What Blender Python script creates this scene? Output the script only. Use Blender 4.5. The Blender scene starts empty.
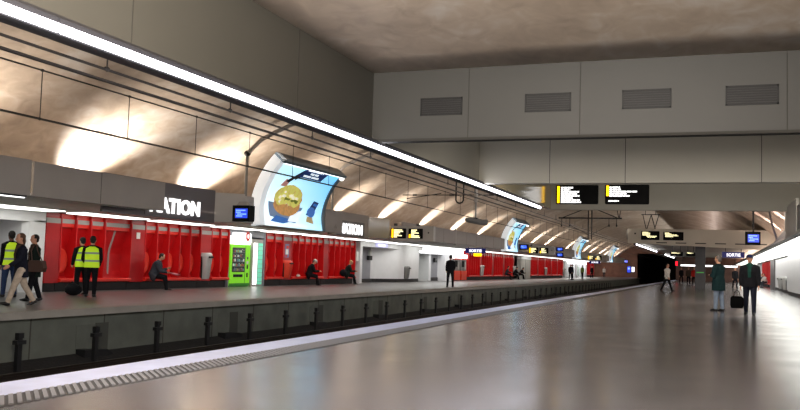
import bpy, bmesh, math, random
from mathutils import Vector, Matrix
from math import sin, cos, pi, atan2, hypot, sqrt, radians
random.seed(7)
scn = bpy.context.scene
COL = scn.collection

# ------------------------------------------------------------------ materials
def lin(c):
    return tuple(((x/255)/12.92 if x/255 <= .04045 else ((x/255+.055)/1.055)**2.4) for x in c)

MATS = {}
def mat(name, rgb, rough=.5, metal=0., noise=0., scale=4., emit=0., ergb=None, spec=.5, bump=0., stretch=None, rnoise=0.):
    if name in MATS: return MATS[name]
    m = bpy.data.materials.new(name); m.use_nodes = True
    nt = m.node_tree; b = nt.nodes['Principled BSDF']
    c = lin(rgb)
    b.inputs['Base Color'].default_value = (*c, 1)
    b.inputs['Roughness'].default_value = rough
    b.inputs['Metallic'].default_value = metal
    b.inputs['Specular IOR Level'].default_value = spec
    tc = nt.nodes.new('ShaderNodeTexCoord'); mp = nt.nodes.new('ShaderNodeMapping')
    if stretch: mp.inputs['Scale'].default_value = stretch
    nt.links.new(tc.outputs['Object'], mp.inputs['Vector'])
    nz = nt.nodes.new('ShaderNodeTexNoise'); nz.inputs['Scale'].default_value = scale
    nz.inputs['Detail'].default_value = 5
    nt.links.new(mp.outputs['Vector'], nz.inputs['Vector'])
    if noise > 0:
        r = nt.nodes.new('ShaderNodeValToRGB')
        r.color_ramp.elements[0].position = .3; r.color_ramp.elements[1].position = .7
        r.color_ramp.elements[0].color = (*[x*(1-noise) for x in c], 1)
        r.color_ramp.elements[1].color = (*[min(1, x*(1+noise)) for x in c], 1)
        nt.links.new(nz.outputs['Fac'], r.inputs['Fac'])
        nt.links.new(r.outputs['Color'], b.inputs['Base Color'])
    if rnoise > 0:
        mr = nt.nodes.new('ShaderNodeMapRange')
        mr.inputs['To Min'].default_value = max(0, rough-rnoise); mr.inputs['To Max'].default_value = rough+rnoise
        nt.links.new(nz.outputs['Fac'], mr.inputs['Value']); nt.links.new(mr.outputs['Result'], b.inputs['Roughness'])
    if bump > 0:
        bp = nt.nodes.new('ShaderNodeBump'); bp.inputs['Strength'].default_value = bump; bp.inputs['Distance'].default_value = .02
        nt.links.new(nz.outputs['Fac'], bp.inputs['Height']); nt.links.new(bp.outputs['Normal'], b.inputs['Normal'])
    if emit > 0:
        b.inputs['Emission Color'].default_value = (*lin(ergb or rgb), 1)
        b.inputs['Emission Strength'].default_value = emit
    MATS[name] = m
    return m

FLOOR = mat('floor_resin', (93, 92, 95), .2, noise=.12, scale=.9, rnoise=.05, spec=.5)
FARFLOOR = mat('far_floor_resin', (106, 101, 100), .33, noise=.12, scale=1.3, rnoise=.06)
EDGE = mat('edge_white', (206, 213, 240), .45, noise=.07, scale=3)
TACT = mat('tactile_grey', (74, 73, 73), .7, noise=.1, scale=9)
TACTR = mat('tactile_rib', (136, 137, 140), .6)
COPE = mat('coping_stone', (150, 146, 138), .6, noise=.1, scale=2)
TRENCH = mat('trench_concrete', (94, 98, 90), .8, noise=.22, scale=1.5)
BALLAST = mat('ballast', (20, 18, 17), .95, noise=.5, scale=14, bump=.8)
BLACK = mat('black_metal', (16, 16, 18), .55)
DARK = mat('dark_plinth', (34, 32, 34), .6, noise=.2, scale=5)
RECESS = mat('recess_grey', (66, 68, 62), .8)
RAIL = mat('rail_steel', (70, 62, 56), .4, metal=.8)
VENTW = mat('grey_vent_wall', (72, 71, 67), .55, noise=.05, scale=.7)
WALLG = mat('grey_cladding', (80, 78, 71), .5, noise=.05, scale=.8)
BEAMG = mat('grey_beam', (138, 134, 125), .55, noise=.05, scale=.7)
BEAML = mat('lit_grey_beam', (205, 200, 186), .55, noise=.04, scale=.7)  # paler grey, standing in for the light these beams catch
FASC = mat('fascia_grey', (148, 142, 136), .5, noise=.05, scale=1.2)
FASCL = mat('fascia_light', (176, 172, 166), .5, noise=.05, scale=1.2)
FASCD = mat('fascia_dark', (100, 96, 98), .5, noise=.05, scale=1.2)
GLOSSG = mat('glossy_grey', (150, 142, 120), .13, noise=.04, scale=1)
HOUS = mat('lamp_housing', (54, 54, 58), .5)
SEAM = mat('seam_dark', (58, 56, 51), .8)
VENT = mat('vent_dark', (26, 25, 24), .6)
VENTS = mat('vent_slat', (40, 38, 36), .55)
RED = mat('red_lacquer', (196, 22, 26), .32, noise=.08, scale=2.5)
RED2 = mat('red_panel', (178, 26, 30), .3, noise=.14, scale=2)
REDB = mat('red_backrest', (226, 44, 32), .35)
REDO = mat('red_backrest_dish', (236, 62, 46), .3)
BAND = mat('grey_band', (168, 164, 160), .45)
WHITE = mat('white_enamel', (240, 241, 244), .35, noise=.03, scale=2)
GREYW = mat('grey_wall', (150, 152, 160), .5, noise=.08, scale=1.5)
CEILW = mat('canopy_white', (236, 236, 234), .6)
STEEL = mat('steel_grey', (128, 128, 126), .4, metal=.4)
BINM = mat('bin_metal', (190, 190, 188), .4, metal=.2, noise=.06)
TUBE = mat('tube_glow', (255, 255, 255), .5, emit=7., ergb=(246, 246, 255))
PANEL = mat('canopy_glow', (255, 255, 255), .5, emit=3.3, ergb=(250, 249, 240))
GLOWW = mat('sign_white_glow', (255, 255, 255), .4, emit=2.2)
TXTW = mat('text_white_glow', (255, 255, 255), .4, emit=1.6)
TXTY = mat('text_warm_glow', (255, 246, 190), .4, emit=1.5)
YEL = mat('yellow_glow', (255, 205, 0), .4, emit=2.6, ergb=(255, 190, 0))
SCRB = mat('screen_blue', (14, 40, 180), .3, emit=.9, ergb=(20, 70, 235))
SCRT = mat('screen_text', (120, 170, 255), .3, emit=1.2, ergb=(130, 180, 255))
SCRK = mat('screen_black', (8, 8, 9), .6, spec=.1)
NAVY = mat('sign_navy', (16, 24, 110), .4, emit=.25)
LETW = mat('letter_white', (255, 255, 255), .4, emit=1.5)
GREEN = mat('vending_green', (132, 222, 30), .35, emit=.35, ergb=(132, 222, 30))
GREEND = mat('vending_dark_green', (46, 150, 40), .4)
GLASSD = mat('vending_window', (24, 30, 34), .12)
AQUA = mat('aqua_glow', (120, 220, 190), .3, emit=.5, ergb=(110, 215, 180))
PALEG = mat('pale_green_glass', (176, 200, 186), .15)
PAPER = mat('white_paper', (236, 236, 230), .7)
ORANGE = mat('ticket_orange', (226, 66, 40), .4)
PILL = mat('pillar_grey', (66, 66, 70), .45, noise=.1, scale=3)
BROWN = mat('brown_wall', (112, 80, 68), .6, noise=.25, scale=1.2)
WIRE = mat('wire_grey', (52, 47, 44), .6)
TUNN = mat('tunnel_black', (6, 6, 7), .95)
REDGLOW = mat('red_signal', (255, 20, 40), .4, emit=2.5)
SKIN = mat('skin', (206, 152, 124), .55); SKIND = mat('skin_dark', (110, 74, 56), .55)
def cloth(n, rgb): return mat('cloth_'+n, rgb, .9, noise=.18, scale=12, spec=.12)
LEATHER = mat('leather_black', (20, 19, 20), .45); LEATHB = mat('leather_brown', (74, 46, 34), .5)

def vault_material():
    m = bpy.data.materials.new('vault_concrete'); m.use_nodes = True; nt = m.node_tree; b = nt.nodes['Principled BSDF']
    tc = nt.nodes.new('ShaderNodeTexCoord')
    def nz(scale, sc, detail=5):
        mp = nt.nodes.new('ShaderNodeMapping'); mp.inputs['Scale'].default_value = sc
        n = nt.nodes.new('ShaderNodeTexNoise'); n.inputs['Scale'].default_value = scale; n.inputs['Detail'].default_value = detail
        n.inputs['Distortion'].default_value = .8
        nt.links.new(tc.outputs['Object'], mp.inputs['Vector']); nt.links.new(mp.outputs['Vector'], n.inputs['Vector']); return n
    a = nz(.42, (1, .8, 1)); c = nz(2.4, (1, .7, 1))
    mx = nt.nodes.new('ShaderNodeMix'); mx.data_type = 'FLOAT'; mx.inputs['Factor'].default_value = .45
    nt.links.new(a.outputs['Fac'], mx.inputs['A']); nt.links.new(c.outputs['Fac'], mx.inputs['B'])
    r = nt.nodes.new('ShaderNodeValToRGB'); e = r.color_ramp.elements
    e[0].position = .34; e[0].color = (*lin((158, 142, 126)), 1)
    e[1].position = .68; e[1].color = (*lin((208, 202, 194)), 1)
    k = e.new(.5); k.color = (*lin((184, 168, 150)), 1)
    nt.links.new(mx.outputs['Result'], r.inputs['Fac']); nt.links.new(r.outputs['Color'], b.inputs['Base Color'])
    b.inputs['Roughness'].default_value = .5
    bp = nt.nodes.new('ShaderNodeBump'); bp.inputs['Strength'].default_value = .12
    nt.links.new(c.outputs['Fac'], bp.inputs['Height']); nt.links.new(bp.outputs['Normal'], b.inputs['Normal'])
    return m
VAULT = vault_material()

def poster_material(name, ya, yb, strength=1.15):
    m = bpy.data.materials.new(name); m.use_nodes = True; nt = m.node_tree; b = nt.nodes['Principled BSDF']
    tc = nt.nodes.new('ShaderNodeTexCoord'); sp = nt.nodes.new('ShaderNodeSeparateXYZ')
    nt.links.new(tc.outputs['Generated'], sp.inputs['Vector'])
    ad = nt.nodes.new('ShaderNodeMath'); ad.operation = 'MULTIPLY_ADD'; ad.inputs[1].default_value = .55
    nt.links.new(sp.outputs['Y'], ad.inputs[0]); 
    mu = nt.nodes.new('ShaderNodeMath'); mu.operation = 'MULTIPLY'; mu.inputs[1].default_value = .45
    nt.links.new(sp.outputs['Z'], mu.inputs[0]); nt.links.new(mu.outputs[0], ad.inputs[2])
    r = nt.nodes.new('ShaderNodeValToRGB'); e = r.color_ramp.elements
    e[0].position = .05; e[0].color = (*lin((232, 248, 252)), 1)
    e[1].position = .95; e[1].color = (*lin((104, 184, 226)), 1)
    k = e.new(.45); k.color = (*lin((182, 226, 242)), 1)
    nt.links.new(ad.outputs[0], r.inputs['Fac']); nt.links.new(r.outputs['Color'], b.inputs['Base Color'])
    nt.links.new(r.outputs['Color'], b.inputs['Emission Color']); b.inputs['Emission Strength'].default_value = strength
    b.inputs['Base Color'].default_value = (.2, .2, .2, 1); b.inputs['Roughness'].default_value = .3
    return m

# ------------------------------------------------------------------ mesh builder
class MB:
    def __init__(s): s.v = []; s.f = []; s.m = []; s.mats = []
    def mi(s, m):
        if m not in s.mats: s.mats.append(m)
        return s.mats.index(m)
    def face(s, pts, m):
        i = len(s.v); s.v += [tuple(p) for p in pts]; s.f.append(list(range(i, i+len(pts)))); s.m.append(s.mi(m))
    def box(s, x0, x1, y0, y1, z0, z1, m):
        if x0 > x1: x0, x1 = x1, x0
        if y0 > y1: y0, y1 = y1, y0
        if z0 > z1: z0, z1 = z1, z0
        i = len(s.v)
        s.v += [(x0,y0,z0),(x1,y0,z0),(x1,y1,z0),(x0,y1,z0),(x0,y0,z1),(x1,y0,z1),(x1,y1,z1),(x0,y1,z1)]
        for q in ((3,2,1,0),(4,5,6,7),(0,1,5,4),(1,2,6,5),(2,3,7,6),(3,0,4,7)):
            s.f.append([i+k for k in q]); s.m.append(s.mi(m))
    def prism(s, prof, a, b, axis, m, capm=None):
        # profile of 2-D points extruded from a to b along axis; axis 'y': (x,z) ; 'x': (y,z) ; 'z': (x,y)
        def P(p, t):
            return (p[0], t, p[1]) if axis == 'y' else ((t, p[0], p[1]) if axis == 'x' else (p[0], p[1], t))
        n = len(prof); i = len(s.v)
        s.v += [P(p, a) for p in prof] + [P(p, b) for p in prof]
        for k in range(n):
            l = (k+1) % n; s.f.append([i+k, i+l, i+n+l, i+n+k]); s.m.append(s.mi(m))
        s.f.append([i+k for k in range(n)][::-1]); s.m.append(s.mi(capm or m))
        s.f.append([i+n+k for k in range(n)]); s.m.append(s.mi(capm or m))
    def sheet(s, rows, m):
        # grid of points rows[i][j]
        nj = len(rows[0]); i0 = len(s.v)
        for r in rows: s.v += [tuple(p) for p in r]
        for i in range(len(rows)-1):
            for j in range(nj-1):
                s.f.append([i0+i*nj+j, i0+i*nj+j+1, i0+(i+1)*nj+j+1, i0+(i+1)*nj+j]); s.m.append(s.mi(m))
    def loft(s, pts, rad, m, n=10, right=None, cap=True):
        pts = [Vector(p) for p in pts]; k = len(pts); i0 = len(s.v)
        rad = [(r, r) if not isinstance(r, (tuple, list)) else r for r in rad]
        prev = Vector(right) if right is not None else None
        for i, p in enumerate(pts):
            t = (pts[min(i+1, k-1)] - pts[max(i-1, 0)])
            t = t.normalized() if t.length > 1e-9 else Vector((0,0,1))
            if prev is None:
                prev = Vector((1,0,0)) if abs(t.x) < .9 else Vector((0,1,0))
            a = prev - t*prev.dot(t)
            if a.length < 1e-6: a = t.orthogonal()
            a.normalize(); b = t.cross(a)
            if right is None: prev = a
            for q in range(n):
                w = 2*pi*q/n; s.v.append(tuple(p + a*(rad[i][0]*cos(w)) + b*(rad[i][1]*sin(w))))
        for i in range(k-1):
            for q in range(n):
                r = (q+1) % n; s.f.append([i0+i*n+q, i0+i*n+r, i0+(i+1)*n+r, i0+(i+1)*n+q]); s.m.append(s.mi(m))
        if cap:
            s.f.append([i0+q for q in range(n)][::-1]); s.m.append(s.mi(m))
            s.f.append([i0+(k-1)*n+q for q in range(n)]); s.m.append(s.mi(m))
    def tube(s, p0, p1, r, m, n=8): s.loft([p0, p1], [r, r], m, n)
    def ell(s, c, r, m, n=12, k=8, rot=None):
        i0 = len(s.v); c = Vector(c)
        for i in range(k+1):
            ph = -pi/2+pi*i/k
            for q in range(n):
                w = 2*pi*q/n; d = Vector((r[0]*cos(ph)*cos(w), r[1]*cos(ph)*sin(w), r[2]*sin(ph)))
                if i in (0, k): d = Vector((r[0]*.02*cos(w), r[1]*.02*sin(w), r[2]*sin(ph)))
                if rot is not None: d = rot @ d
                s.v.append(tuple(c+d))
        for i in range(k):
            for q in range(n):
                l = (q+1) % n; s.f.append([i0+i*n+q, i0+i*n+l, i0+(i+1)*n+l, i0+(i+1)*n+q]); s.m.append(s.mi(m))
        s.f.append([i0+q for q in range(n)][::-1]); s.m.append(s.mi(m))
        s.f.append([i0+k*n+q for q in range(n)]); s.m.append(s.mi(m))
    def mesh(s, name, base=(0,0,0)):
        me = bpy.data.meshes.new(name)
        me.from_pydata([(x-base[0], y-base[1], z-base[2]) for x, y, z in s.v], [], s.f)
        for m in s.mats: me.materials.append(m)
        me.polygons.foreach_set('material_index', s.m)
        return me

def fixn(me, smooth=False, merge=False):
    bm = bmesh.new(); bm.from_mesh(me)
    if merge: bmesh.ops.remove_doubles(bm, verts=bm.verts, dist=1e-5)
    bmesh.ops.recalc_face_normals(bm, faces=bm.faces)
    if smooth:
        for f in bm.faces: f.smooth = True
    bm.to_mesh(me); bm.free(); me.update()

def obj(name, mb, parent=None, base=None, smooth=False, normals=True):
    b = base if base is not None else ((tuple(parent['_b']) if '_b' in parent else (0,0,0)) if parent else (0,0,0))
    me = mb.mesh(name, b)
    if normals: fixn(me, smooth)
    o = bpy.data.objects.new(name, me); COL.objects.link(o)
    if parent: o.parent = parent
    else: o.location = b
    return o

BASES = {}
def tag(o, label, cat, group=None, kind=None):
    o['label'] = label; o['category'] = cat
    if group: o['group'] = group
    if kind: o['kind'] = kind
    return o
def thing(name, label, cat, base, group=None, rotz=0):
    o = bpy.data.objects.new(name, None); COL.objects.link(o); o.location = base; o.rotation_euler = (0,0,rotz)
    o.empty_display_size = .1
    BASES[o.name] = base
    return tag(o, label, cat, group)
def part(name, mb, root, smooth=False, local=False):
    b = (0,0,0) if local else BASES[root.name]
    me = mb.mesh(name, b); fixn(me, smooth)
    o = bpy.data.objects.new(name, me); COL.objects.link(o); o.parent = root
    return o
def sub(name, mb, parent, base, smooth=False):
    me = mb.mesh(name, base); fixn(me, smooth)
    o = bpy.data.objects.new(name, me); COL.objects.link(o); o.parent = parent
    return o
def struct(name, mb, smooth=False, base=(0,0,0)):
    o = obj(name, mb, None, base, smooth); o['kind'] = 'structure'; return o
def dup(root, loc, label=None, group=None, rotz=None):
    r = root.copy(); COL.objects.link(r); r.location = loc; BASES[r.name] = tuple(loc)
    if rotz is not None: r.rotation_euler = (0,0,rotz)
    if label: r['label'] = label
    if group: r['group'] = group
    for ch in list(root.children):
        c = ch.copy(); COL.objects.link(c); c.parent = r
        for g in list(ch.children):
            d = g.copy(); COL.objects.link(d); d.parent = c
    return r

# ------------------------------------------------------------------ camera (solved from the vanishing points)
F = 860.; ROLL = .030; VP = (717, 273.5); CH = 1.2
_dx, _dy = VP[0]-400, VP[1]-205
x1 = _dx*cos(ROLL)+_dy*sin(ROLL); y1 = _dy*cos(ROLL)-_dx*sin(ROLL)
pit = atan2(y1, F); yaw = atan2(x1, hypot(F, y1))
fw0 = Vector((-sin(yaw), cos(yaw), 0)); rt0 = Vector((cos(yaw), sin(yaw), 0))
fw = fw0*cos(pit)+Vector((0,0,sin(pit))); up0 = -fw0*sin(pit)+Vector((0,0,cos(pit)))
rt = rt0*cos(ROLL)+up0*sin(ROLL); up = -rt0*sin(ROLL)+up0*cos(ROLL)
cd = bpy.data.cameras.new('camera'); cam = bpy.data.objects.new('camera', cd); COL.objects.link(cam)
cd.sensor_width = 36; cd.lens = F/800*36; cd.clip_end = 500; cd.clip_start = .05
M = Matrix((rt, up, -fw)).transposed().to_4x4(); M.translation = (0, 0, CH); cam.matrix_world = M
scn.camera = cam
scn.view_settings.view_transform = 'Standard'; scn.view_settings.look = 'None'
scn.view_settings.exposure = 0.0

# ------------------------------------------------------------------ constants
XE, XF, XW, XR = -6.15, -13.1, -19.6, 4.6
YB, YE = -5., 162.
FX = -14.7                                                      # front of the far canopy
def vault_z(x): return .46+6.7*sqrt(max(0, 1-((x+6.5)/12)**2))

# ------------------------------------------------------------------ setting: floors
m = MB(); m.box(XE, XR+1.0, YB, YE, -1.15, 0, FLOOR); struct('floor', m)
m = MB(); m.box(XF-.0, XW-2.6, YB, YE, -.14, 0, FARFLOOR); struct('floor_far', m)
m = MB(); m.box(XF+.0, XF-.35, YB, YE, -.135, .006, COPE); m.box(XF+.012, XF-.3, YB, YE, -.14, -.002, COPE); struct('trim_1', m)
m = MB(); m.box(XE+.001, XE+.55, YB, YE, -.12, .006, EDGE); struct('trim_2', m)
m = MB(); m.box(XE+.56, XE+.95, YB, YE, -.01, .004, TACT)
y = 3.0
while y < 34:
    m.prism([(XE+.575, y+.36), (XE+.935, y), (XE+.935, y+.052), (XE+.575, y+.412)], 0, .014, 'z', TACTR); y += .095
struct('trim_3', m)
m = MB(); m.box(XF-.12, XF-.4, YB, YE, -1.2, -.14, TRENCH)
y = 5.
while y < 120:                                                   # panel joints of the trench wall
    m.box(XF-.115, XF-.2, y, y+.03, -1.1, -.14, SEAM); y += 2.27
struct('wall_trench', m)
m = MB(); m.box(XF-.4, XE+.1, YB, YE+10, -1.4, -1.2, BALLAST)
m.prism([(XF-.12, -1.2), (XF-.12, -.98), (XF+.5, -1.15), (XF+.8, -1.2)], YB, YE, 'y', BALLAST)
struct('floor_track', m)
for x in (-7.25, -8.75, -10.65, -12.15):
    m = MB(); m.prism([(x-.07,-1.2),(x+.07,-1.2),(x+.02,-1.16),(x+.02,-1.07),(x+.036,-1.06),(x+.036,-1.02),(x-.036,-1.02),(x-.036,-1.06),(x-.02,-1.07),(x-.02,-1.16)], YB, YE, 'y', RAIL)
    o = obj('rail', m, base=(x, YB, -1.2))
    tag(o, 'dark steel running rail lying in the track trench', 'rail', 'rails in the track trench')

# posts and refuges of the trench wall
t = thing('trench_post', 'short dark post with a crossarm against the far trench wall', 'post', (XF+.36, 13.29, -1.2), 'dark posts along the far trench wall')
def bp(m, a, z0, z1, w, d=.05): m.box(XF+.33, XF+.33+d, a-.38-w/2, a-.38+w/2, z0+(.04 if z0 > -1 else 0), z1+.04, BLACK)
m = MB(); bp(m, 13.67, -1.2, -.40, .11, .08); part('post_shaft', m, t)
m = MB(); bp(m, 13.67, -.62, -.54, .25, .11); bp(m, 13.67, -.5, -.40, .13, .1); part('crossarm', m, t)
for i in range(1, 46):
    if i in (8, 14): pass
    dup(t, (XF+.36, 13.29+2.21*i, -1.2))
for k, ya in enumerate((15.45, 21.2, 27.05, 32.9, 38.8, 44.6, 50.4, 56.2, 62.1, 68, 74, 80)):
    t = thing('trench_cabinet', 'low black track cabinet under a dark recess in the far trench wall', 'cabinet', (XF-.1, ya, -1.2), 'black cabinets along the far trench wall')
    m = MB(); m.box(XF-.118, XF-.1, ya+.62, ya+1.05, -1.05, -.34, RECESS); m.box(XF-.118, XF-.113, ya, ya+.62, -1.05, -.36, TRENCH); part('recess_frame', m, t)
    m = MB(); m.prism([(ya, -1.2), (ya+.95, -1.2), (ya+.95, -1.02), (ya+.75, -.92), (ya, -.88)], XF-.1, XF+.15, 'x', BLACK); part('cabinet_box', m, t)

# ------------------------------------------------------------------ setting: vaults, walls, coffer beams
m = MB(); rows = []
XS = [-17.75, -17.5, -17.2] + [-6.5+10.7*cos(pi-a) for a in [.1+i*(pi-.2)/40 for i in range(41)]] + [4.2, 4.5, 4.75]
XS = sorted(set(round(x, 3) for x in XS if -17.75 <= x <= 4.75))
YS = [YB]+[i*4. for i in range(0, 41)]+[YE]
for yy in YS: rows.append([(x, yy, vault_z(x)) for x in XS])
m.sheet(rows, VAULT)
o = struct('ceiling_vault', m, smooth=True)
sm = o.modifiers.new('thick', 'SOLIDIFY'); sm.thickness = .12; sm.offset = 1
# hall ceiling of the near bay
m = MB(); rows = []
for yy in [YB+i*(15.3-YB)/16 for i in range(17)]:
    rows.append([(x, yy, 4.84+.5*max(0, 1-((x+.8)/5.6)**2)*max(0, 1-((yy-5)/10.1)**2)) for x in [-6.25+i*(XR+1.0+6.25)/16 for i in range(17)]])
m.sheet(rows, VAULT); o = struct('ceiling', m, smooth=True); sm = o.modifiers.new('thick', 'SOLIDIFY'); sm.thickness = .1; sm.offset = 1
m = MB(); m.box(-6.35, XR+1.0, 15.32, 34.3, 4.9, 5.0, BEAMG); struct('ceiling_bay', m)
m = MB(); m.box(-6.36, -6.2, YB, 15.1, 3.55, 4.9, WALLG)
for yy in (3.2, 7.87, 11.95): m.box(-6.25, -6.197, yy, yy+.02, 3.55, 4.84, SEAM)
struct('wall_left', m)
m = MB(); m.box(-6.36, -6.2, 15.1, 23.3, 3.55, 4.9, BEAML); struct('wall_left_middle', m)  # left wall again in the paler grey, light put into its colour
m = MB(); m.box(-6.36, -6.2, 23.3, 34.3, 3.55, 4.9, GLOSSG); struct('wall_left_far', m)
m = MB(); m.box(-6.2, XR+1.0, 15.1, 15.32, 3.55, 4.9, VENTW); m.box(-6.2, XR+1.0, 15.06, 15.3, 3.50, 3.55, SEAM)
for x in (-4.31, -2.28, 1.05): m.box(x, x+.015, 15.097, 15.2, 3.55, 4.86, SEAM)
struct('trim_4', m)
m = MB(); m.box(-6.2, XR+1.0, 23.0, 23.3, 3.49, 4.9, BEAML)
for x in (-4.25, -2.27, 1.02): m.box(x, x+.015, 22.997, 23.1, 3.49, 4.86, SEAM)
struct('trim_5', m)
m = MB(); m.box(-6.2, XR+1.0, 34.0, 34.3, 3.53, 4.9, BEAMG); struct('trim_6', m)
# second suspended ceiling further along the platform
m = MB(); m.prism([(-6.25, 3.28), (4.3, 2.92), (4.3, 4.34), (-6.25, 4.34)], 66, 66.3, 'y', BEAML)
m.box(-6.36, -6.2, 66.3, YE, 3.56, 4.34, BEAMG); m.box(-6.3, 4.3, 66.3, YE, 4.24, 4.34, BEAMG)
m.box(-6.2, 4.3, 66.3, 135.9, 3.5, 3.58, BEAML)
struct('trim_7', m)
# right wall, back wall, end walls
m = MB(); m.box(XR+.85, XR+1.05, YB, YE, -1.15, 5.0, GREYW); struct('wall_right', m)
m = MB(); m.box(XR, XR+.84, YB, YE, 2.68, 4.0, FASC); struct('wall_lintel_right', m)
m = MB(); m.box(XW-2.7, XR+1.05, YB-.2, YB, -1.4, 8, WALLG); struct('wall_back', m)
m = MB(); m.box(XW-2.7, XW-2.5, YB, YE, -.14, 3.4, GREYW); struct('wall_far', m)
m = MB(); m.box(XW-2.7, -13.3, YE, YE+.3, -1.2, 8, BROWN); m.box(-13.3, -6.2, YE, YE+.3, 4.4, 8, BROWN); m.box(-6.2, XR+1.05, YE, YE+.3, -1.2, 8, BROWN)
struct('wall_end', m)
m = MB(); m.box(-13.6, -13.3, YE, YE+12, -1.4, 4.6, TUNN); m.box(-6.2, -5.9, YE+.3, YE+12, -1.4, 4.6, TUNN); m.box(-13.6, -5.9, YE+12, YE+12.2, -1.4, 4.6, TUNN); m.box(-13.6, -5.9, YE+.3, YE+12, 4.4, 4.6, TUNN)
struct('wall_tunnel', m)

# ------------------------------------------------------------------ ventilation grilles
def grille(x0, x1, label):
    t = thing('ventilation_grille', label, 'vent', ((x0+x1)/2, 15.1, 3.98), 'grilles in the cross beam')
    m = MB(); m.box(x0, x1, 15.09, 15.1, 3.98, 4.31, VENT); part('backing', m, t)
    m = MB(); w = .025
    for a, b, c, d in ((x0, x1, 3.98, 3.98+w), (x0, x1, 4.31-w, 4.31), (x0, x0+w, 3.98, 4.31), (x1-w, x1, 3.98, 4.31)): m.box(a, b, 15.075, 15.09, c, d, VENT)
    part('frame', m, t)
    m = MB()
    for i in range(7): m.box(x0+w, x1-w, 15.078, 15.088, 4.02+i*.04, 4.033+i*.04, VENTS)
    part('slats', m, t)
for x0, x1, l in ((-5.23, -4.42, 'leftmost dark ventilation grille in the grey cross beam'),
                  (-3.25, -2.43, 'dark ventilation grille second from the left in the cross beam'),
                  (-1.55, -.74, 'dark ventilation grille third from the left in the cross beam'),
                  (.12, .93, 'rightmost dark ventilation grille in the grey cross beam')): grille(x0, x1, l)

# ------------------------------------------------------------------ line of tube lights over the platform edge
proto = None
def tube_light(y0, L):
    t = thing('tube_light', 'long white linear light over the near platform edge', 'light', (-6.2, y0, 3.26), 'line of lights over the platform edge')
    m = MB(); m.prism([(-6.24, 3.325), (-6.08, 3.32), (-6.04, 3.33), (-6.04, 3.5), (-6.1, 3.55), (-6.24, 3.55)], y0, y0+L, 'y', HOUS); part('housing', m, t)
    m = MB(); m.prism([(-6.05, 3.345), (-6.01, 3.355), (-6.0, 3.395), (-6.01, 3.435), (-6.05, 3.445)], y0+.012, y0+L-.012, 'y', TUBE); part('diffuser', m, t)
    return t
y = 6.58-2.22*5
proto = tube_light(y, 2.21)
for i in range(1, 16): dup(proto, (-6.2, y+2.22*i, 3.26))
tube2 = tube_light(70.6, 25); tube2['label'] = 'far white linear light beneath the left edge of the second ceiling'; del tube2['group']; tube2.location.z = 3.19
t3 = dup(tube2, (-6.2, 110.5, 3.19), 'most distant white linear light, near the tunnel mouth')

# ------------------------------------------------------------------ display boards
def text_rows(m, x0, x1, ztop, rows, yy, h, matw, face=-1):
    # rows: list of (start frac, end frac) written as broken word bars; seen from -Y
    z = ztop
    for r in rows:
        for a, b in r:
            m.box(x0+(x1-x0)*a, x0+(x1-x0)*b, yy-.004, yy, z-h, z, matw)
        z -= h*1.45
def words(a, b, seed):
    rnd = random.Random(seed); out = []; p = a
    while p < b-.01:
        w = min(b-p, rnd.uniform(.05, .13)); out.append((p, p+w)); p += w+.014
    return out
def rounded(m, x0, x1, y0, y1, z0, z1, r, mt):
    pr = []
    for cx, cz, a0 in ((x1-r, z1-r, 0), (x0+r, z1-r, 90), (x0+r, z0+r, 180), (x1-r, z0+r, 270)):
        for k in range(5):
            a = radians(a0+k*22.5); pr.append((cx+r*cos(a), cz+r*sin(a)))
    m.prism(pr, y0, y1, 'y', mt)
def board(x0, x1, z0, z1, yy, lines, label, group, yel=(.03, .97), foot=None):
    t = thing('departure_display', label, 'display', ((x0+x1)/2, yy, z0), group)
    m = MB(); rounded(m, x0, x1, yy-.06, yy, z0, z1, .05, SCRK); part('screen', m, t)
    H = z1-z0; W = x1-x0
    if yel:
        m = MB(); m.box(x0+W*.03, x0+W*.085, yy-.066, yy-.06, z0+H*yel[0], z0+H*yel[1], YEL); part('yellow_line_strip', m, t)
    if yy == 79.0:
        m = MB()
        for q in (.2, .8): m.tube((x0+W*q, yy-.03, z1), (x0+W*q, yy-.03, 3.5), .02, BLACK)
        part('hanger', m, t)
    m = MB(); h = H*.075; z = z1-H*.1
    if foot:
        mf = MB()
        for p, q in words(*foot, 77): mf.box(x0+W*p, x0+W*q, yy-.066, yy-.06, z0+H*.13, z0+H*.2, TXTW)
        part('footer_text', mf, t)
    for k, (a, b) in enumerate(lines):
        if b > a:
            for p, q in words(a, b, k+int(W*100)): m.box(x0+W*p, x0+W*q, yy-.066, yy-.06, z-h, z, TXTW if yel else TXTY)
        z -= h*1.45
    part('lit_text', m, t)
board(-5.99, -4.35, 3.75, 4.5, 34.0, [(.12,.42),(.12,.34),(.12,.55),(.12,.5),(.12,.56),(.12,.4),(.12,.58),(.12,.6)], 'black train departure board on the left of the cross beam', 'boards on the third cross beam', (.06, .94))
board(-4.09, -2.44, 3.75, 4.51, 34.0, [(.1,.34),(.1,.36),(.1,.74),(.1,.5),(.1,.56)], 'black train departure board on the right of the cross beam', 'boards on the third cross beam', (.42, .95), foot=(.08, .32))
board(-5.3, -3.98, 3.52, 4.18, 66.0, [(.08,.4),(.08,.5),(.08,.46),(.08,.5),(.3,.85),(.35,.8)], 'distant left departure board on the second ceiling front', 'boards on the second ceiling front', None)
board(-3.72, -2.3, 3.52, 4.14, 66.0, [(.08,.3),(.08,.4),(.1,.7),(.1,.74),(.1,.5)], 'distant right departure board on the second ceiling front', 'boards on the second ceiling front', None)
board(-3.87, -2.79, 2.62, 2.97, 79.0, [(.1,.5),(.2,.8),(.1,.7)], 'small far departure board left of the dark pillar', 'farthest boards', None)
board(-2.54, -1.78, 2.64, 2.99, 79.0, [(.1,.5),(.1,.8),(.2,.7)], 'small far departure board nearest the dark pillar', 'farthest boards', None)
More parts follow.
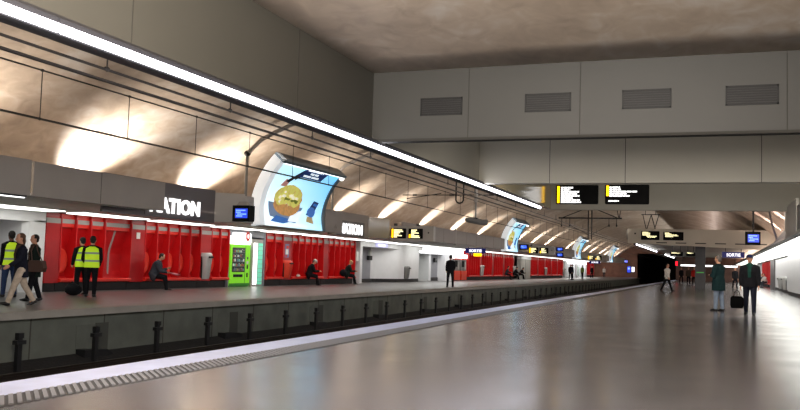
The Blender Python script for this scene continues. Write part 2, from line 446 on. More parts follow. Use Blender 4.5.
for i in range(6):
    x = -4.2+1.35*i
    t = thing('slot_vent', 'thin dark slot low on the second ceiling front', 'vent', (x, 66, 3.3), 'slots on the second ceiling front')
    m = MB(); m.box(x, x+.75, 65.99, 66, 3.3, 3.37, VENT); part('slot_opening', m, t)
    m = MB(); m.box(x, x+.75, 65.98, 65.992, 3.33, 3.34, VENTS); part('slat', m, t)
t = thing('camera_sensor', 'tiny black sensor beside the distant left departure board', 'sensor', (-5.72, 66, 3.95))
m = MB(); m.box(-5.78, -5.66, 65.97, 66, 3.93, 4.04, BLACK); part('mount', m, t)
m = MB(); m.ell((-5.72, 65.96, 3.985), (.04, .03, .04), BLACK, 10, 6); part('lens', m, t)

# V struts over the second ceiling
t = thing('hanger_strut', 'dark V shaped hanger struts above the second ceiling front', 'strut', (-4.6, 66.2, 4.34))
m = MB(); m.box(-5.3, -3.95, 66.15, 66.22, 5.38, 5.44, BLACK); part('top_bar', m, t)
for a, b in ((-5.2, -4.95), (-4.6, -4.9), (-4.6, -4.3), (-4.05, -4.35)):
    m = MB(); m.tube((a, 66.2, 5.4), (b, 66.2, 4.33), .03, BLACK); part('strut', m, t)
m = MB()
for x in (-5.0, -4.3): m.tube((x, 66.2, 5.4), (x, 66.2, vault_z(x)), .02, BLACK)
part('suspension_rod', m, t)

# ------------------------------------------------------------------ far platform: canopy
m = MB(); m.box(-15.55, XW-2.48, YB, 150, 2.52, 2.6, CEILW); struct('ceiling_canopy', m)
proto = None
y = 9.
k = 0
while y < 145:
    if proto is None:
        t = thing('canopy_light', 'bright white light panel under the far platform canopy', 'light', (-18.3, y, 2.52), 'light panels under the far canopy')
        m = MB(); m.box(-19.3, -18.15, y, y+3.7, 2.49, 2.52, CEILW); part('tray', m, t)
        m = MB()
        yy = y+.1
        m.prism([(-18.25, y+.1), (-18.35, y+3.5), (-19.1, y+3.6), (-19.25, y+2.2), (-19.2, y+.4)], 2.462, 2.495, 'z', PANEL)
        part('diffuser', m, t); proto = t
    else: dup(proto, (-18.3, y, 2.52))
    y += 4.1
t = thing('fluorescent_tube', 'thin white fluorescent tube under the fascia at the far left', 'light', (-14.8, 12, 2.44))
m = MB(); m.box(-14.86, -14.77, 9, 15.4, 2.46, 2.518, HOUS); part('tube_holder', m, t)
m = MB(); m.tube((-14.8, 9.05, 2.455), (-14.8, 15.35, 2.455), .02, GLOWW); part('tube', m, t)

def fascia(y0, y1, z1=3.3, mt=FASC, x=FX, z0=2.5):
    m = MB(); m.box(x-.06, x, y0, y1, z0, z1, mt); m.box(x-.3, x-.06, y0, y1, z1-.04, z1, mt); m.box(-15.54, x-.06, y0, y1, z0+.02, z0+.07, CEILW)
    yy = y0+2.3
    while yy < y1-.8: m.box(x-.01, x+.003, yy, yy+.015, z0, z1, SEAM); yy += 2.3
    return m
NT = [8]
def trim(m):
    NT[0] += 1; return struct('trim_%d' % NT[0], m)
trim(fascia(YB, 15.42, 3.32)); trim(fascia(15.5, 20.5, 3.3))
def recess(y0, y1, y2, y3):
    # dark sign panel set back behind the fascia, with slanting lighter returns
    m = MB(); m.box(-15.52, -15.46, y0, y1, 2.36, 3.42, FASCD)
    m.prism([(-15.46, y1), (-15.52, y1), (FX-.06, y2), (FX, y2)], 2.4, 3.36, 'z', FASCL)
    if y3 > y2: m.box(FX-.06, FX, y2, y3, 2.4, 3.3, FASCL)
    return m
trim(recess(18.8, 24.3, 24.9, 25.5)); 
def recess2(y0, y1, y2, y3):
    m = MB(); m.box(FX-.06, FX, y0, 32.85, 2.4, 3.3, FASC); m.prism([(FX, 32.85), (FX-.06, 32.85), (-15.52, 33.4), (-15.46, 33.4)], 2.4, 3.36, 'z', FASCL)
    m.box(-15.52, -15.46, y1, y2, 2.36, 3.42, FASC); m.prism([(-15.46, y2), (-15.52, y2), (FX-.1, y3), (FX-.04, y3)], 2.4, 3.36, 'z', GLOSSG)
    return m
trim(recess2(31.2, 33.2, 37.6, 38.5)); trim(fascia(40.2, 49.5)); trim(fascia(49.62, 62.2))
trim(fascia(66.8, 95.5)); trim(fascia(100.1, 128)); trim(fascia(132.4, 150))
m = MB(); m.box(FX-.08, FX+.01, 49.5, 49.62, 2.42, 3.4, FASCL); trim(m)

# station name signs
def text_mesh(txt, size, m, extr=.03, off=.0):
    cu = bpy.data.curves.new('t', 'FONT'); cu.body = txt; cu.size = size; cu.extrude = extr; cu.offset = off; cu.resolution_u = 3
    cu.space_character = 1.02
    to = bpy.data.objects.new('t', cu); COL.objects.link(to); bpy.context.view_layer.update()
    me = bpy.data.meshes.new_from_object(to.evaluated_get(bpy.context.evaluated_depsgraph_get()))
    bpy.data.objects.remove(to); me.materials.clear(); me.materials.append(m); return me
def letters(root, txt, w, h, origin, mt, axis, off=.0, name='letters'):
    # axis 'x': faces +X, reads along +Y ; 'y': faces -Y, reads along +X
    me = text_mesh(txt, 1, mt, .02, off)
    xs = [v.co.x for v in me.vertices]; ys = [v.co.y for v in me.vertices]
    sx = w/(max(xs)-min(xs)); sy = h/(max(ys)-min(ys)); a, b = min(xs), min(ys)
    for v in me.vertices:
        p, q, r = (v.co.x-a)*sx, (v.co.y-b)*sy, v.co.z
        v.co = (r, p, q) if axis == 'x' else (p, -r, q)
    o = bpy.data.objects.new(name, me); COL.objects.link(o); o.parent = root
    o.location = Vector(origin)-Vector(BASES[root.name]); return o
def name_sign(y0, label, z=2.5):
    t = thing('station_sign', label, 'sign', (-15.46, y0, z), 'station name signs')
    m = MB(); m.box(-15.46, -15.44, y0-.2, y0+2.85, z-.1, z+.58, FASCD); part('sign_panel', m, t)
    letters(t, 'NATION', 2.55, .47, (-15.42, y0, z), LETW, 'x', .035)
name_sign(20.82, 'white illuminated station name letters nearest the camera, on dark fascia')
name_sign(34.2, 'second station name sign in white letters, right of the first billboard', 2.46)

# cross-mounted sign boxes with two displays, over the far platform edge
def sign_box(y0, label, wide=2.15, x0=FX-.0, z0=2.3, z1=3.02, grp='grey display boxes on the far canopy'):
    t = thing('sign_box', label, 'sign', (x0+wide/2, y0, z0), grp)
    m = MB(); m.box(x0, x0+wide, y0, y0+.3, z0, z1, FASCL); part('box', m, t)
    for k, (a, b) in enumerate(((.02, .78), (.9, 1.62))):
        m = MB(); rounded(m, x0+a, x0+b, y0-.03, y0, z0+.12, z1-.12, .03, SCRK); s = part('display', m, t)
        m = MB(); m.box(x0+a+.03, x0+a+.11, y0-.036, y0-.03, z0+(.15 if not k else .15), z1-(.15 if not k else .4), YEL)
        m2 = m
        zz = z1-.17
        for q in range(6):
            e = [.75, .8, .6, .5, .72, .4][(q+k*2) % 6]
            for p0, p1 in words(.2, e, q+k*9): m2.box(x0+a+(b-a)*p0, x0+a+(b-a)*p1, y0-.036, y0-.03, zz-.05, zz, TXTY)
            zz -= .068
        sub('lit_text', m2, s, BASES[t.name])
    m = MB(); m.ell((x0+wide-.25, y0-.01, (z0+z1)/2+.05), (.04, .03, .04), BLACK, 8, 6); part('sensor', m, t)
    m = MB(); m.box(x0+.1, x0+.25, y0+.1, y0+.2, z1, z1+.12, HOUS); m.box(x0+wide-.9, x0+wide-.75, y0+.1, y0+.2, z1, z1+.12, HOUS); part('bracket', m, t)
sign_box(38.6, 'grey twin-display box beside the second station name sign')
sign_box(71.0, 'distant grey twin-display box right of the second billboard')
sign_box(106, 'far grey twin-display box right of the third billboard')

# blue monitors
def monitor(x0, x1, z0, z1, yy, label, pole=None, hump=False):
    t = thing('information_screen', label, 'screen', ((x0+x1)/2, yy, z0), None)
    m = MB(); m.box(x0, x1, yy, yy+.35, z0, z1, SCRK); part('casing', m, t)
    W, H = x1-x0, z1-z0
    m = MB(); m.box(x0+W*.17, x1-W*.1, yy-.006, yy, z0+H*.2, z1-H*.2, SCRB); s = part('blue_display', m, t)
    m = MB(); zz = z1-H*.28
    for q, (a, b) in enumerate(((.22, .78), (.22, .5), (.3, .84), (.24, .6))):
        for p, r in words(a, b, q): m.box(x0+W*p, x0+W*r, yy-.012, yy-.006, zz-H*.065, zz, SCRT)
        zz -= H*.12
    sub('lit_text', m, s, BASES[t.name])
    if hump:
        m = MB(); m.prism([(x0+.1, z1), (x1, z1), (x1-.08, z1+.12), (x0+.2, z1+.12)], yy+.05, yy+.3, 'y', FASC); part('bracket', m, t)
    if pole:
        m = MB(); m.tube(((x0+x1)/2+.02, yy+.15, z1-.02), ((x0+x1)/2+.02, yy+.15, pole), .045, BLACK); part('pole', m, t)
    return t
monitor(FX+.004, FX+.62, 2.42, 2.93, 24.15, 'blue information screen left of the first billboard', hump=True)
monitor(FX+.004, FX+.68, 2.62, 3.05, 67.2, 'distant blue information screen beside the second billboard')
monitor(FX+.003, FX+.65, 2.9, 3.3, 84, 'small far blue screen, upper one of a pair past the twin-display box')
monitor(FX+.003, FX+.65, 2.35, 2.75, 84, 'small far blue screen, lower one of a pair past the twin-display box')
monitor(1.28, 1.97, 2.63, 3.27, 45, 'blue information screen on a pole above the near platform', pole=vault_z(1.6)-.02)

# ------------------------------------------------------------------ billboards
BP = [(-14.64, 2.40), (-14.72, 2.9), (-14.66, 3.35), (-14.5, 3.8), (-14.24, 4.25), (-13.88, 4.68)]
def bpt(tt):
    f = max(0, min(.9999, tt))*(len(BP)-1); i = int(f); u = f-i
    p0 = BP[max(i-1, 0)]; p1 = BP[i]; p2 = BP[min(i+1, len(BP)-1)]; p3 = BP[min(i+2, len(BP)-1)]
    def cr(a, b, c, d): return .5*(2*b+(c-a)*u+(2*a-5*b+4*c-d)*u*u+(3*b-a-3*c+d)*u**3)
    return Vector((cr(p0[0], p1[0], p2[0], p3[0]), 0, cr(p0[1], p1[1], p2[1], p3[1])))
CRUST = mat('pastry_crust', (198, 146, 84), .6, emit=.5, noise=.25, scale=9); TOP = mat('dish_topping', (214, 206, 104), .6, emit=.55, noise=.3, scale=6)
HERB = mat('dish_green', (120, 130, 40), .6, emit=.4); CREAM = mat('dish_cream', (244, 238, 200), .6, emit=.7)
TRAY = mat('art_tray', (128, 150, 184), .6, emit=.35); ARTN = mat('art_navy', (22, 52, 112), .5, emit=.3); ARTB = mat('art_blue', (50, 110, 190), .5, emit=.5)
ARTT = mat('art_tan', (196, 170, 120), .5, emit=.4); ARTW = mat('art_white', (226, 240, 250), .5, emit=.9); ARTK = mat('art_dark', (44, 44, 52), .5, emit=.1); ARTS = mat('art_skin', (196, 140, 130), .5, emit=.4)
FRAMEW = mat('frame_white', (226, 232, 236), .4, emit=.55); FRAMEB = mat('frame_bluegrey', (96, 116, 130), .4)
def billboard(ya, yb, label, full=True):
    t = thing('billboard', label, 'billboard', (FX, (ya+yb)/2, 2.4), 'backlit billboards on the far canopy')
    # poster part is inset from the frame
    pa, pb = ya+.22, yb-.22
    def at(s, tt, d): 
        p = bpt(tt); q = (bpt(min(1, tt+.02))-bpt(max(0, tt-.02))).normalized(); nrm = Vector((q.z, 0, -q.x))
        return Vector((p.x+nrm.x*d, pa+(pb-pa)*s, p.z+nrm.z*d))
    N = 16
    m = MB(); m.sheet([[at(s/8, i/N*.955, .02) for s in range(9)] for i in range(N+1)], poster_material('poster_%d' % int(ya), pa, pb))
    post = part('poster', m, t, smooth=True)
    def strip(a, b, mt, d0, d1, t0=0, t1=1, nm='frame'):
        m = MB(); fr = [];
        for i in range(N+1):
            tt = t0+(t1-t0)*i/N; p0 = at((a-pa)/(pb-pa), tt, d0); p1 = at((a-pa)/(pb-pa), tt, d1); p2 = at((b-pa)/(pb-pa), tt, d1); p3 = at((b-pa)/(pb-pa), tt, d0)
            fr.append([p0, p1, p2, p3, p0])
        m.sheet(fr, mt); m.face(fr[0][:4], mt); m.face(fr[-1][:4], mt); part(nm, m, t)
    strip(ya-.1, pa, FRAMEW, -.3, .06, nm='side_frame'); strip(pb, yb, FRAMEB, -.3, .06, nm='side_frame')
    strip(ya, yb, FASC, -.34, -.05, nm='back_box')
    strip(ya-.1, yb+.05, FRAMEB, -.3, .16, .955, 1.0, nm='top_hood')
    m = MB(); a = at(.0, .945, .10); b = at(1, .945, .10)
    m.tube(a, b, .03, GLOWW); part('hood_light', m, t)
    m = MB(); e = at(1.02, .93, .1); m.ell(e, (.1, .14, .1), GLOWW, 10, 8); part('corner_lamp', m, t)
    # printed picture
    def poly(pts, mt, d, m): m.face([at(s, q, d) for s, q in pts], mt)
    def disc(cs, ct, rs, rt_, mt, d, m, n=28, wob=0, seed=0):
        rnd = random.Random(seed); ring = [(cs+rs*(1+rnd.uniform(-wob, wob))*cos(2*pi*i/n), ct+rt_*(1+rnd.uniform(-wob, wob))*sin(2*pi*i/n)) for i in range(n)]
        for i in range(n):
            m.face([at(cs, ct, d), at(*ring[i], d), at(*ring[(i+1) % n], d)], mt)
    m = MB()
    def quad(pts, mt, d):                                         # subdivided so that it follows the curve
        (a, b, c, e) = pts; n = 6; g = []
        for i in range(n+1):
            u = i/n; l = (a[0]+(e[0]-a[0])*u, a[1]+(e[1]-a[1])*u); r = (b[0]+(c[0]-b[0])*u, b[1]+(c[1]-b[1])*u)
            g.append([at(l[0]+(r[0]-l[0])*v/4, l[1]+(r[1]-l[1])*v/4, d) for v in range(5)])
        m.sheet(g, mt)
    quad(((.1, .14), (.52, .08), (.64, .33), (.06, .36)), TRAY, .026); quad(((.38, .1), (.56, .1), (.66, .3), (.45, .2)), ARTW, .029)
    quad(((.1, .08), (.3, .06), (.5, .12), (.2, .16)), ARTB, .028)
    disc(.36, .33, .215, .165, CRUST, .032, m, wob=.03); disc(.355, .45, .23, .21, CRUST, .034, m, wob=.04, seed=2); disc(.352, .468, .215, .192, TOP, .038, m, wob=.05, seed=3)
    rnd = random.Random(5)
    for i in range(20):
        a, q = rnd.uniform(0, 6.28), sqrt(rnd.random())*.8
        disc(.352+.2*q*cos(a), .465+.17*q*sin(a), rnd.uniform(.02, .05), rnd.uniform(.018, .035), [CREAM, TOP, HERB, CREAM][i % 4], .041+i*.0004, m, 9, .25, i)
    for i in range(16): disc(.36+.2*cos(pi+pi*i/15), .36+.17*sin(pi+pi*i/15), .018, .022, CRUST, .040, m, 7, .2, i)
    quad(((.15, .62), (.25, .62), (.27, .72), (.2, .74)), ARTS, .036); quad(((.2, .7), (.26, .69), (.42, .9), (.38, .91)), ARTK, .038); quad(((.3, .78), (.33, .74), (.48, .9), (.4, .9)), ARTK, .037)
    quad(((.34, .80), (.74, .80), (.80, .945), (.40, .945)), ARTN, .04)
    for r_, (s0, s1) in enumerate(((.43, .7), (.5, .64), (.41, .68))):
        for p, q in words(s0, s1, r_): quad(((p, .905-.042*r_), (q, .905-.042*r_), (q, .93-.042*r_), (p, .93-.042*r_)), ARTW, .045)
    quad(((.70, .22), (.83, .2), (.90, .46), (.80, .48)), ARTN, .036); disc(.79, .28, .075, .09, ARTB, .04, m, 16); quad(((.8, .40), (.88, .38), (.885, .43), (.81, .44)), ARTB, .04)
    quad(((.70, .12), (.84, .1), (.82, .2), (.72, .2)), ARTT, .038); quad(((.5, .055), (.72, .045), (.72, .075), (.5, .085)), ARTW, .036)
    part('printed_picture', m, t)
    return t
billboard(25.9, 31.0, 'large curved backlit food poster nearest the camera')
billboard(62.3, 66.6, 'second curved backlit poster along the far platform')
billboard(95.6, 100, 'third curved backlit poster, distant along the far platform')
billboard(128.1, 132.3, 'most distant curved backlit poster, near the tunnel')

# poles standing on the canopy
def pole(y, x, z1, label, bar=True):
    t = thing('support_pole', label, 'pole', (x, y, 2.6), None)
    m = MB(); m.tube((x, y, 2.6), (x, y, z1), .05, STEEL); part('pole_shaft', m, t, True)
    m = MB(); m.ell((x, y, z1), (.11, .11, .11), BLACK); part('joint', m, t, True)
    m = MB(); m.loft([(x, y, 2.58), (x, y, 2.75), (x, y, 2.9)], [.28, .2, .06], FASC); part('base_cap', m, t)
    if bar:
        pts = []
        xx = x
        while xx < -8.2: pts.append((xx, y+.02, vault_z(xx)-.35+(.0 if xx > x+.8 else -.0))); xx += .5
        pts[0] = (x, y, z1)
        m = MB(); m.loft(pts, [.075]*len(pts), FASC, 8); part('vault_bar', m, t, True)
pole(25.1, -14.8, 4.74, 'grey pole beside the blue screen and first billboard')
pole(32.2, -14.9, 4.6, 'grey pole at the right side of the first billboard')

# ------------------------------------------------------------------ red seat niches
def seat_bank(y0, n, pitch, label, group, skip=()):
    W = n*pitch; X = XW
    t = thing('seat_niche', label, 'seating', (X, y0, 0), group)
    prof = [(X-.08, 2.2), (X-.12, 2.12), (X-.22, 1.78), (X-.34, 1.45), (X-.38, 1.25), (X-.38, .66), (X-.33, .48), (X-.26, .40), (X-.75, .40), (X-.75, 2.2)]
    m = MB(); m.prism(prof, y0, y0+W, 'y', RED); part('back_shell', m, t)
    m = MB(); m.prism([(X-.6, .30), (X+.08, .30), (X+.12, .33), (X+.12, .39), (X+.08, .42), (X-.6, .42)], y0, y0+W, 'y', REDB); part('bench_seat', m, t)
    m = MB()
    m.box(X-.14, X-.06, y0, y0+W, 2.32, 2.48, REDB); m.box(X-.13, X-.045, y0, y0+W, 2.18, 2.32, BAND); m.box(X-.15, X-.06, y0, y0+W, 2.06, 2.18, REDB); part('header', m, t)
    for k in range(n+1):
        if k in skip:
            m = MB(); q = y0+k*pitch
            m.prism([(X-.13, 2.12), (X-.09, 2.12), (X-.2, 1.77), (X-.31, 1.45), (X-.35, 1.25), (X-.35, .5), (X-.39, .5), (X-.39, 1.25), (X-.35, 1.45), (X-.23, 1.78)], q-.035, q+.035, 'y', BAND); part('bare_fixing_strip', m, t); continue
        q = y0+k*pitch
        m = MB(); m.prism([(X+.02, .42), (X+.05, .9), (X+.05, 2.3), (X+.03, 2.48), (X-.7, 2.48), (X-.7, .42)], q-.022, q+.022, 'y', RED); part('fin', m, t)
    for k in range(n):
        if k in skip or k+1 in skip: continue
        c = y0+(k+.5)*pitch; rows = []
        for i in range(5):
            f = i/4
            rows.append([(X-.38+[.10, .105, .12, .16, -.02][i], c+.31*[0, .4, .75, .93, 1][i]*cos(a), .98+.42*[0, .4, .75, .93, 1][i]*sin(a)) for a in [2*pi*j/20 for j in range(21)]])
        m = MB(); m.sheet(rows, REDO); part('backrest', m, t, True)
    m = MB(); m.box(X-.3, X-.1, y0, y0+W, 0, .30, DARK); part('plinth', m, t)
    return t
def red_panel(y0, y1, label, group=None):
    t = thing('wall_panel', label, 'panel', (XW, y0, 0), group); X = XW
    m = MB(); m.box(X-.7, X+.03, y0+.024, y1-.024, .28, 2.16, RED2); m.box(X-.7, X+.0, y0+.024, y1-.024, 2.32, 2.48, RED2); part('red_board', m, t)
    m = MB(); m.box(X-.7, X+.025, y0+.024, y1-.024, 2.16, 2.32, BAND); part('grey_band', m, t)
    m = MB(); m.box(X-.3, X-.1, y0+.02, y1-.02, 0, .28, DARK); part('plinth', m, t)
    return t
red_panel(21.28, 21.93, 'flat red wall panel at the left end of the red seating')
seat_bank(21.93, 5, .702, 'red seat niches behind the two hi-vis workers, one divider missing', 'red seat niches', skip=(4,))
red_panel(25.44, 26.24, 'flat red wall panel with a small white notice')
B = seat_bank(26.24, 5, .722, 'red seat niches behind the seated person in grey coat', 'red seat niches')
red_panel(29.85, 30.65, 'flat red wall panel behind the pale bin left of the green machine')
seat_bank(30.65, 2, .68, 'short pair of red seat niches left of the green vending machine', 'red seat niches')
seat_bank(35.25, 2, .83, 'short pair of red seat niches right of the lit column', 'red seat niches')
red_panel(36.95, 37.83, 'flat red wall panel carrying coloured stickers')
dup(B, (XW, 37.83, 0), 'red seat niches behind the seated person in a white cap')
red_panel(41.46, 42.1, 'flat red wall panel between the two people seated at mid distance')
dup(B, (XW, 42.1, 0), 'red seat niches behind the seated person with blond hair')
P2 = None
FARL = 'distant red seat niches beyond the ticket machines'
for y in (69.9, 74.25, 78.6, 82.95, 95.8, 100.15, 104.5, 108.85, 113.2, 140.2, 144.55):
    d = dup(B, (XW, y, 0), FARL, 'distant red seat niches')
    if P2 is None: P2 = red_panel(y+3.61, y+4.35, 'distant flat red wall panel between red seat niches', 'distant red wall panels')
    else: dup(P2, (XW, y+3.61, 0), 'distant flat red wall panel between red seat niches', 'distant red wall panels')
# right wall: the same niches mirrored
for y in (84.6+3.61, 92.6+3.61, 97+3.61):
    dup(B, (XR, y, 0), 'distant red seat niches on the right platform wall', 'red seat niches on the right wall', rotz=pi)

t = thing('notice', 'small white notice on the red panel', 'notice', (XW+.035, 25.85, 1.95))
m = MB(); m.box(XW+.03, XW+.045, 25.72, 25.92, 1.82, 2.05, PAPER); part('sheet', m, t)
t = thing('notice', 'white notice beside the seat niches at the white room', 'notice', (XW+.08, 46.2, 1.5))
m = MB(); m.box(XW-.3, XW-.02, 46.06, 46.32, 1.3, 1.85, PAPER); part('sheet', m, t)
t = thing('sticker_poster', 'colourful sticker strip on the red panel above the bin', 'poster', (XW+.035, 37.3, 1.3))
m = MB(); m.box(XW+.03, XW+.04, 37.1, 37.5, 1.35, 2.0, mat('sticker_blue', (120, 130, 180), .5)); m.box(XW+.04, XW+.045, 37.15, 37.42, 1.5, 1.75, PAPER); m.box(XW+.04, XW+.046, 37.2, 37.46, 1.78, 1.92, ORANGE); m.box(XW+.04, XW+.045, 37.15, 37.3, 1.38, 1.48, ORANGE); part('sheet', m, t)

# hanging bins
def bin_(x, y, z, label, w=.56, h=.95, mt=BINM, sgn=1, group='hanging bins'):
    t = thing('litter_bin', label, 'bin', (x, y, z), group)
    m = MB(); rows = []
    for f, ww, d in ((0, .68, .2), (.1, .74, .24), (.55, .84, .29), (.85, 1, .33), (.94, 1, .31), (1, .9, .24)):
        ring = []
        for k in range(9):
            a = -pi/2+pi*k/8; ring.append((x+sgn*d*max(0, cos(a))**.6, y+w/2*ww*sin(a), z+h*f))
        rows.append(ring)
    m.sheet(rows, mt); m.face(rows[0], mt); m.face(rows[-1], mt)
    m.sheet([[r[0] for r in rows], [r[-1] for r in rows]], mt); part('bin_body', m, t, True)
    m = MB(); m.box(x+sgn*.06, x+sgn*.345, y-w*.28, y+w*.28, z+h*.80, z+h*.87, BLACK); part('opening', m, t)
    m = MB(); m.box(x+sgn*.005, x+sgn*.05, y-w*.42-.04, y-w*.42, z+.02, z+h*.86, BLACK); part('bracket', m, t)
bin_(XW+.04, 30.15, .36, 'pale metal bin hung on red panel left of the green machine', w=.5, h=1.06)
bin_(XW+.04, 37.2, .36, 'orange bin hung on the stickered red panel', h=.85, mt=ORANGE)
bin_(XW+.04, 73.9, .36, 'distant pale bin on the first red panel past the ticket machines', h=.95)
bin_(XW+.04, 86.9, .36, 'distant pale bin left of the grey door', h=.95)
bin_(XW+.04, 104.1, .36, 'far pale bin on the red wall beyond the grey door', h=.95)
bin_(XW+.04, 117.3, .36, 'farthest pale bin at the end of the red wall', h=.95)

# ------------------------------------------------------------------ white entrance at the far left
m = MB(); m.box(XW-.9, XW+.0, 8, 21.28, 2.16, 2.48, WHITE); struct('wall_lintel', m)
m = MB(); m.box(XW-1.75, XW-1.6, 8, 21.28, 0, 2.5, GREYW); struct('wall_recess', m)
m = MB(); pr = [(XW-1.6, 20.6), (XW-.2, 20.5), (XW-.02, 20.62), (XW, 20.8), (XW, 21.28), (XW-1.6, 21.28)]; m.prism(pr, 0, 2.2, 'z', WHITE); struct('wall_column', m, False)

# ------------------------------------------------------------------ vending machine alcove
m = MB(); m.box(XW-.72, XW-.6, 32.06, 35.22, 0, 2.5, GREYW); m.box(XW-.6, XW-.02, 32.06, 35.22, 2.2, 2.48, GREYW); m.box(XW-.6, XW+.0, 32.06, 32.12, 0, 2.48, GREYW); m.box(XW-.6, XW+.0, 35.1, 35.22, 0, 2.48, GREYW)
struct('wall_alcove', m)
t = thing('vending_machine', 'bright green vending machine with a glowing white header', 'vending machine', (XW-.25, 33.0, 0))
y0, y1, X = 32.2, 33.86, XW
m = MB(); m.box(X-.58, X-.0, y0, y1, .06, 1.84, GREEN); m.box(X-.56, X-.03, y0+.03, y1-.03, 0, .06, GREEND); m.box(X-.02, X+.004, y0, y1, .06, .15, GREEND); part('cabinet', m, t)
m = MB(); rr = MB()
pr = []
for cy, cz, a0 in ((y1-.1, 2.27, 0), (y0+.2, 2.25, 90), (y0+.1, 1.95, 180), (y1-.1, 1.95, 270)):
    for k in range(5): a = radians(a0+22.5*k); pr.append((cy+.1*cos(a), cz+.1*sin(a)))
m.prism(pr, X-.5, X+.02, 'x', GLOWW); hd = part('lit_header', m, t)
m = MB(); rows = [[(X+.04, y1-.32+r*cos(a), 2.22+1.1*r*sin(a)) for a in [2*pi*j/20 for j in range(21)]] for r in (.10, .2)]; m.sheet(rows, mat('ring_red', (214, 50, 36), .4, emit=.15)); m.box(X+.02, X+.04, y1-.345, y1-.295, 2.1, 2.34, mat('ring_red', (0,0,0))); sub('red_ring_emblem', m, hd, BASES[t.name])
m = MB(); m.box(X-.0, X+.012, y0+.16, y0+1.2, .64, 1.7, GLASSD); w = part('product_window', m, t)
pc = [mat('pack_%d' % i, c, .5, emit=.25) for i, c in enumerate(((220, 220, 210), (90, 140, 150), (60, 60, 70), (160, 150, 60), (120, 190, 160), (50, 70, 60), (150, 80, 60), (100, 100, 110)))]
rnd = random.Random(3)
for r_ in range(5):
    z = .70+.2*r_
    m = MB(); m.box(X+.012, X+.018, y0+.18, y0+1.18, z-.02, z-.005, STEEL); sub('shelf', m, w, BASES[t.name])
    for q in range(8):
        yy = y0+.2+.12*q; m = MB(); hh = rnd.uniform(.07, .14); m.box(X+.012, X+.022, yy, yy+.085, z, z+hh*.8, pc[rnd.randrange(8)]); m.box(X+.012, X+.020, yy+.02, yy+.06, z+hh*.8, z+hh, pc[rnd.randrange(8)]); sub('snack_pack', m, w, BASES[t.name])
m = MB(); m.box(X, X+.012, y0+.28, y0+1.05, .42, .54, GLASSD); part('delivery_slot', m, t)
m = MB(); m.box(X, X+.012, y1-.3, y1-.14, 1.0, 1.12, PAPER); m.box(X, X+.012, y1-.27, y1-.17, 1.2, 1.3, GLASSD); m.box(X, X+.012, y1-.27, y1-.17, .78, .95, GLASSD); m.box(X, X+.012, y1-.27, y1-.17, .42, .6, GLASSD); m.box(X, X+.008, y1-.42, y1-.4, .1, 1.8, GREEND); part('coin_panel', m, t)
t = thing('lit_column', 'aqua glowing light column right of the green machine', 'light', (X-.2, 34.55, 0))
m = MB(); m.box(X-.55, X-.02, 34.05, 35.05, 0, 2.12, FASCL); part('casing', m, t)
m = MB(); m.box(X-.02, X+.0, 34.18, 34.5, .08, 1.95, GLOWW); part('white_tube_panel', m, t)
m = MB(); m.box(X-.02, X-.002, 34.6, 34.98, .08, 1.95, AQUA); 
for k in range(9): m.box(X-.004, X+.003, 34.6, 34.98, .2+.2*k, .22+.2*k, PALEG)
part('aqua_panel', m, t)

# ------------------------------------------------------------------ white rooms, ticket machines, far doors
m = MB()
m.box(XW-1.2, XW-1.0, 46.6, 51, 0, 2.5, GREYW); m.box(XW-.98, XW+.05, 46.4, 46.75, 0, 2.48, WHITE); m.box(XW-1, XW-.0, 46.75, 58, 2.18, 2.5, WHITE)
m.box(XW-1.0, XW-.985, 48.4, 48.5, .2, 2.2, BAND)
pr = [(XW-1.2, 50.5)]
for k in range(9):
    f = k/8; pr.append((XW-1.0+(1.0)*(3*f*f-2*f**3), 50.6+2.6*f))
pr += [(XW+.05, 54), (XW+.05, 56), (XW-.05, 57.3), (XW-.3, 58), (XW-1.2, 58)]
m.prism(pr, .22, 2.3, 'z', WHITE)
m.prism([(x-.03, y) for x, y in pr], 0, .22, 'z', DARK)
m.box(XW-.97, XW-.9, 46.75, 50.6, 0, .22, DARK)
o = struct('wall_room', m)
t = thing('framed_poster', 'dark framed picture low on the grey recess wall', 'poster', (XW-.99, 47.8, .6))
m = MB(); m.box(XW-.99, XW-.96, 47.3, 48.3, .5, 1.15, BAND); part('frame', m, t)
m = MB(); m.box(XW-.96, XW-.955, 47.4, 48.2, .56, 1.09, mat('dim_print', (84, 76, 84), .5, noise=.5, scale=7)); part('print', m, t)
t = thing('hanging_sign', 'small pale violet lit sign over the grey recess', 'sign', (XW-.0, 49.7, 2.2))
m = MB(); m.box(XW-.0, XW+.03, 48.9, 50.9, 2.2, 2.44, mat('violet_glow', (180, 180, 230), .4, emit=.8)); part('panel', m, t)
m = MB()
for p, q in words(.25, .75, 4): m.box(XW+.03, XW+.034, 48.9+2*p, 48.9+2*q, 2.25, 2.39, GLOWW)
part('lit_text', m, t)
t = thing('call_box', 'black call box on the grey wall left of the white column', 'box', (XW-.95, 50.6, 1.4))
m = MB(); m.box(XW-.97, XW-.8, 49.9, 50.4, 1.38, 1.66, BLACK); part('casing', m, t)
m = MB(); m.box(XW-.97, XW-.85, 50.15, 50.4, 1.66, 2.0, PAPER); part('white_top', m, t)
bin_(XW+.04, 54.3, .22, 'dark fronted bin on the curved white column', h=.85, mt=STEEL)
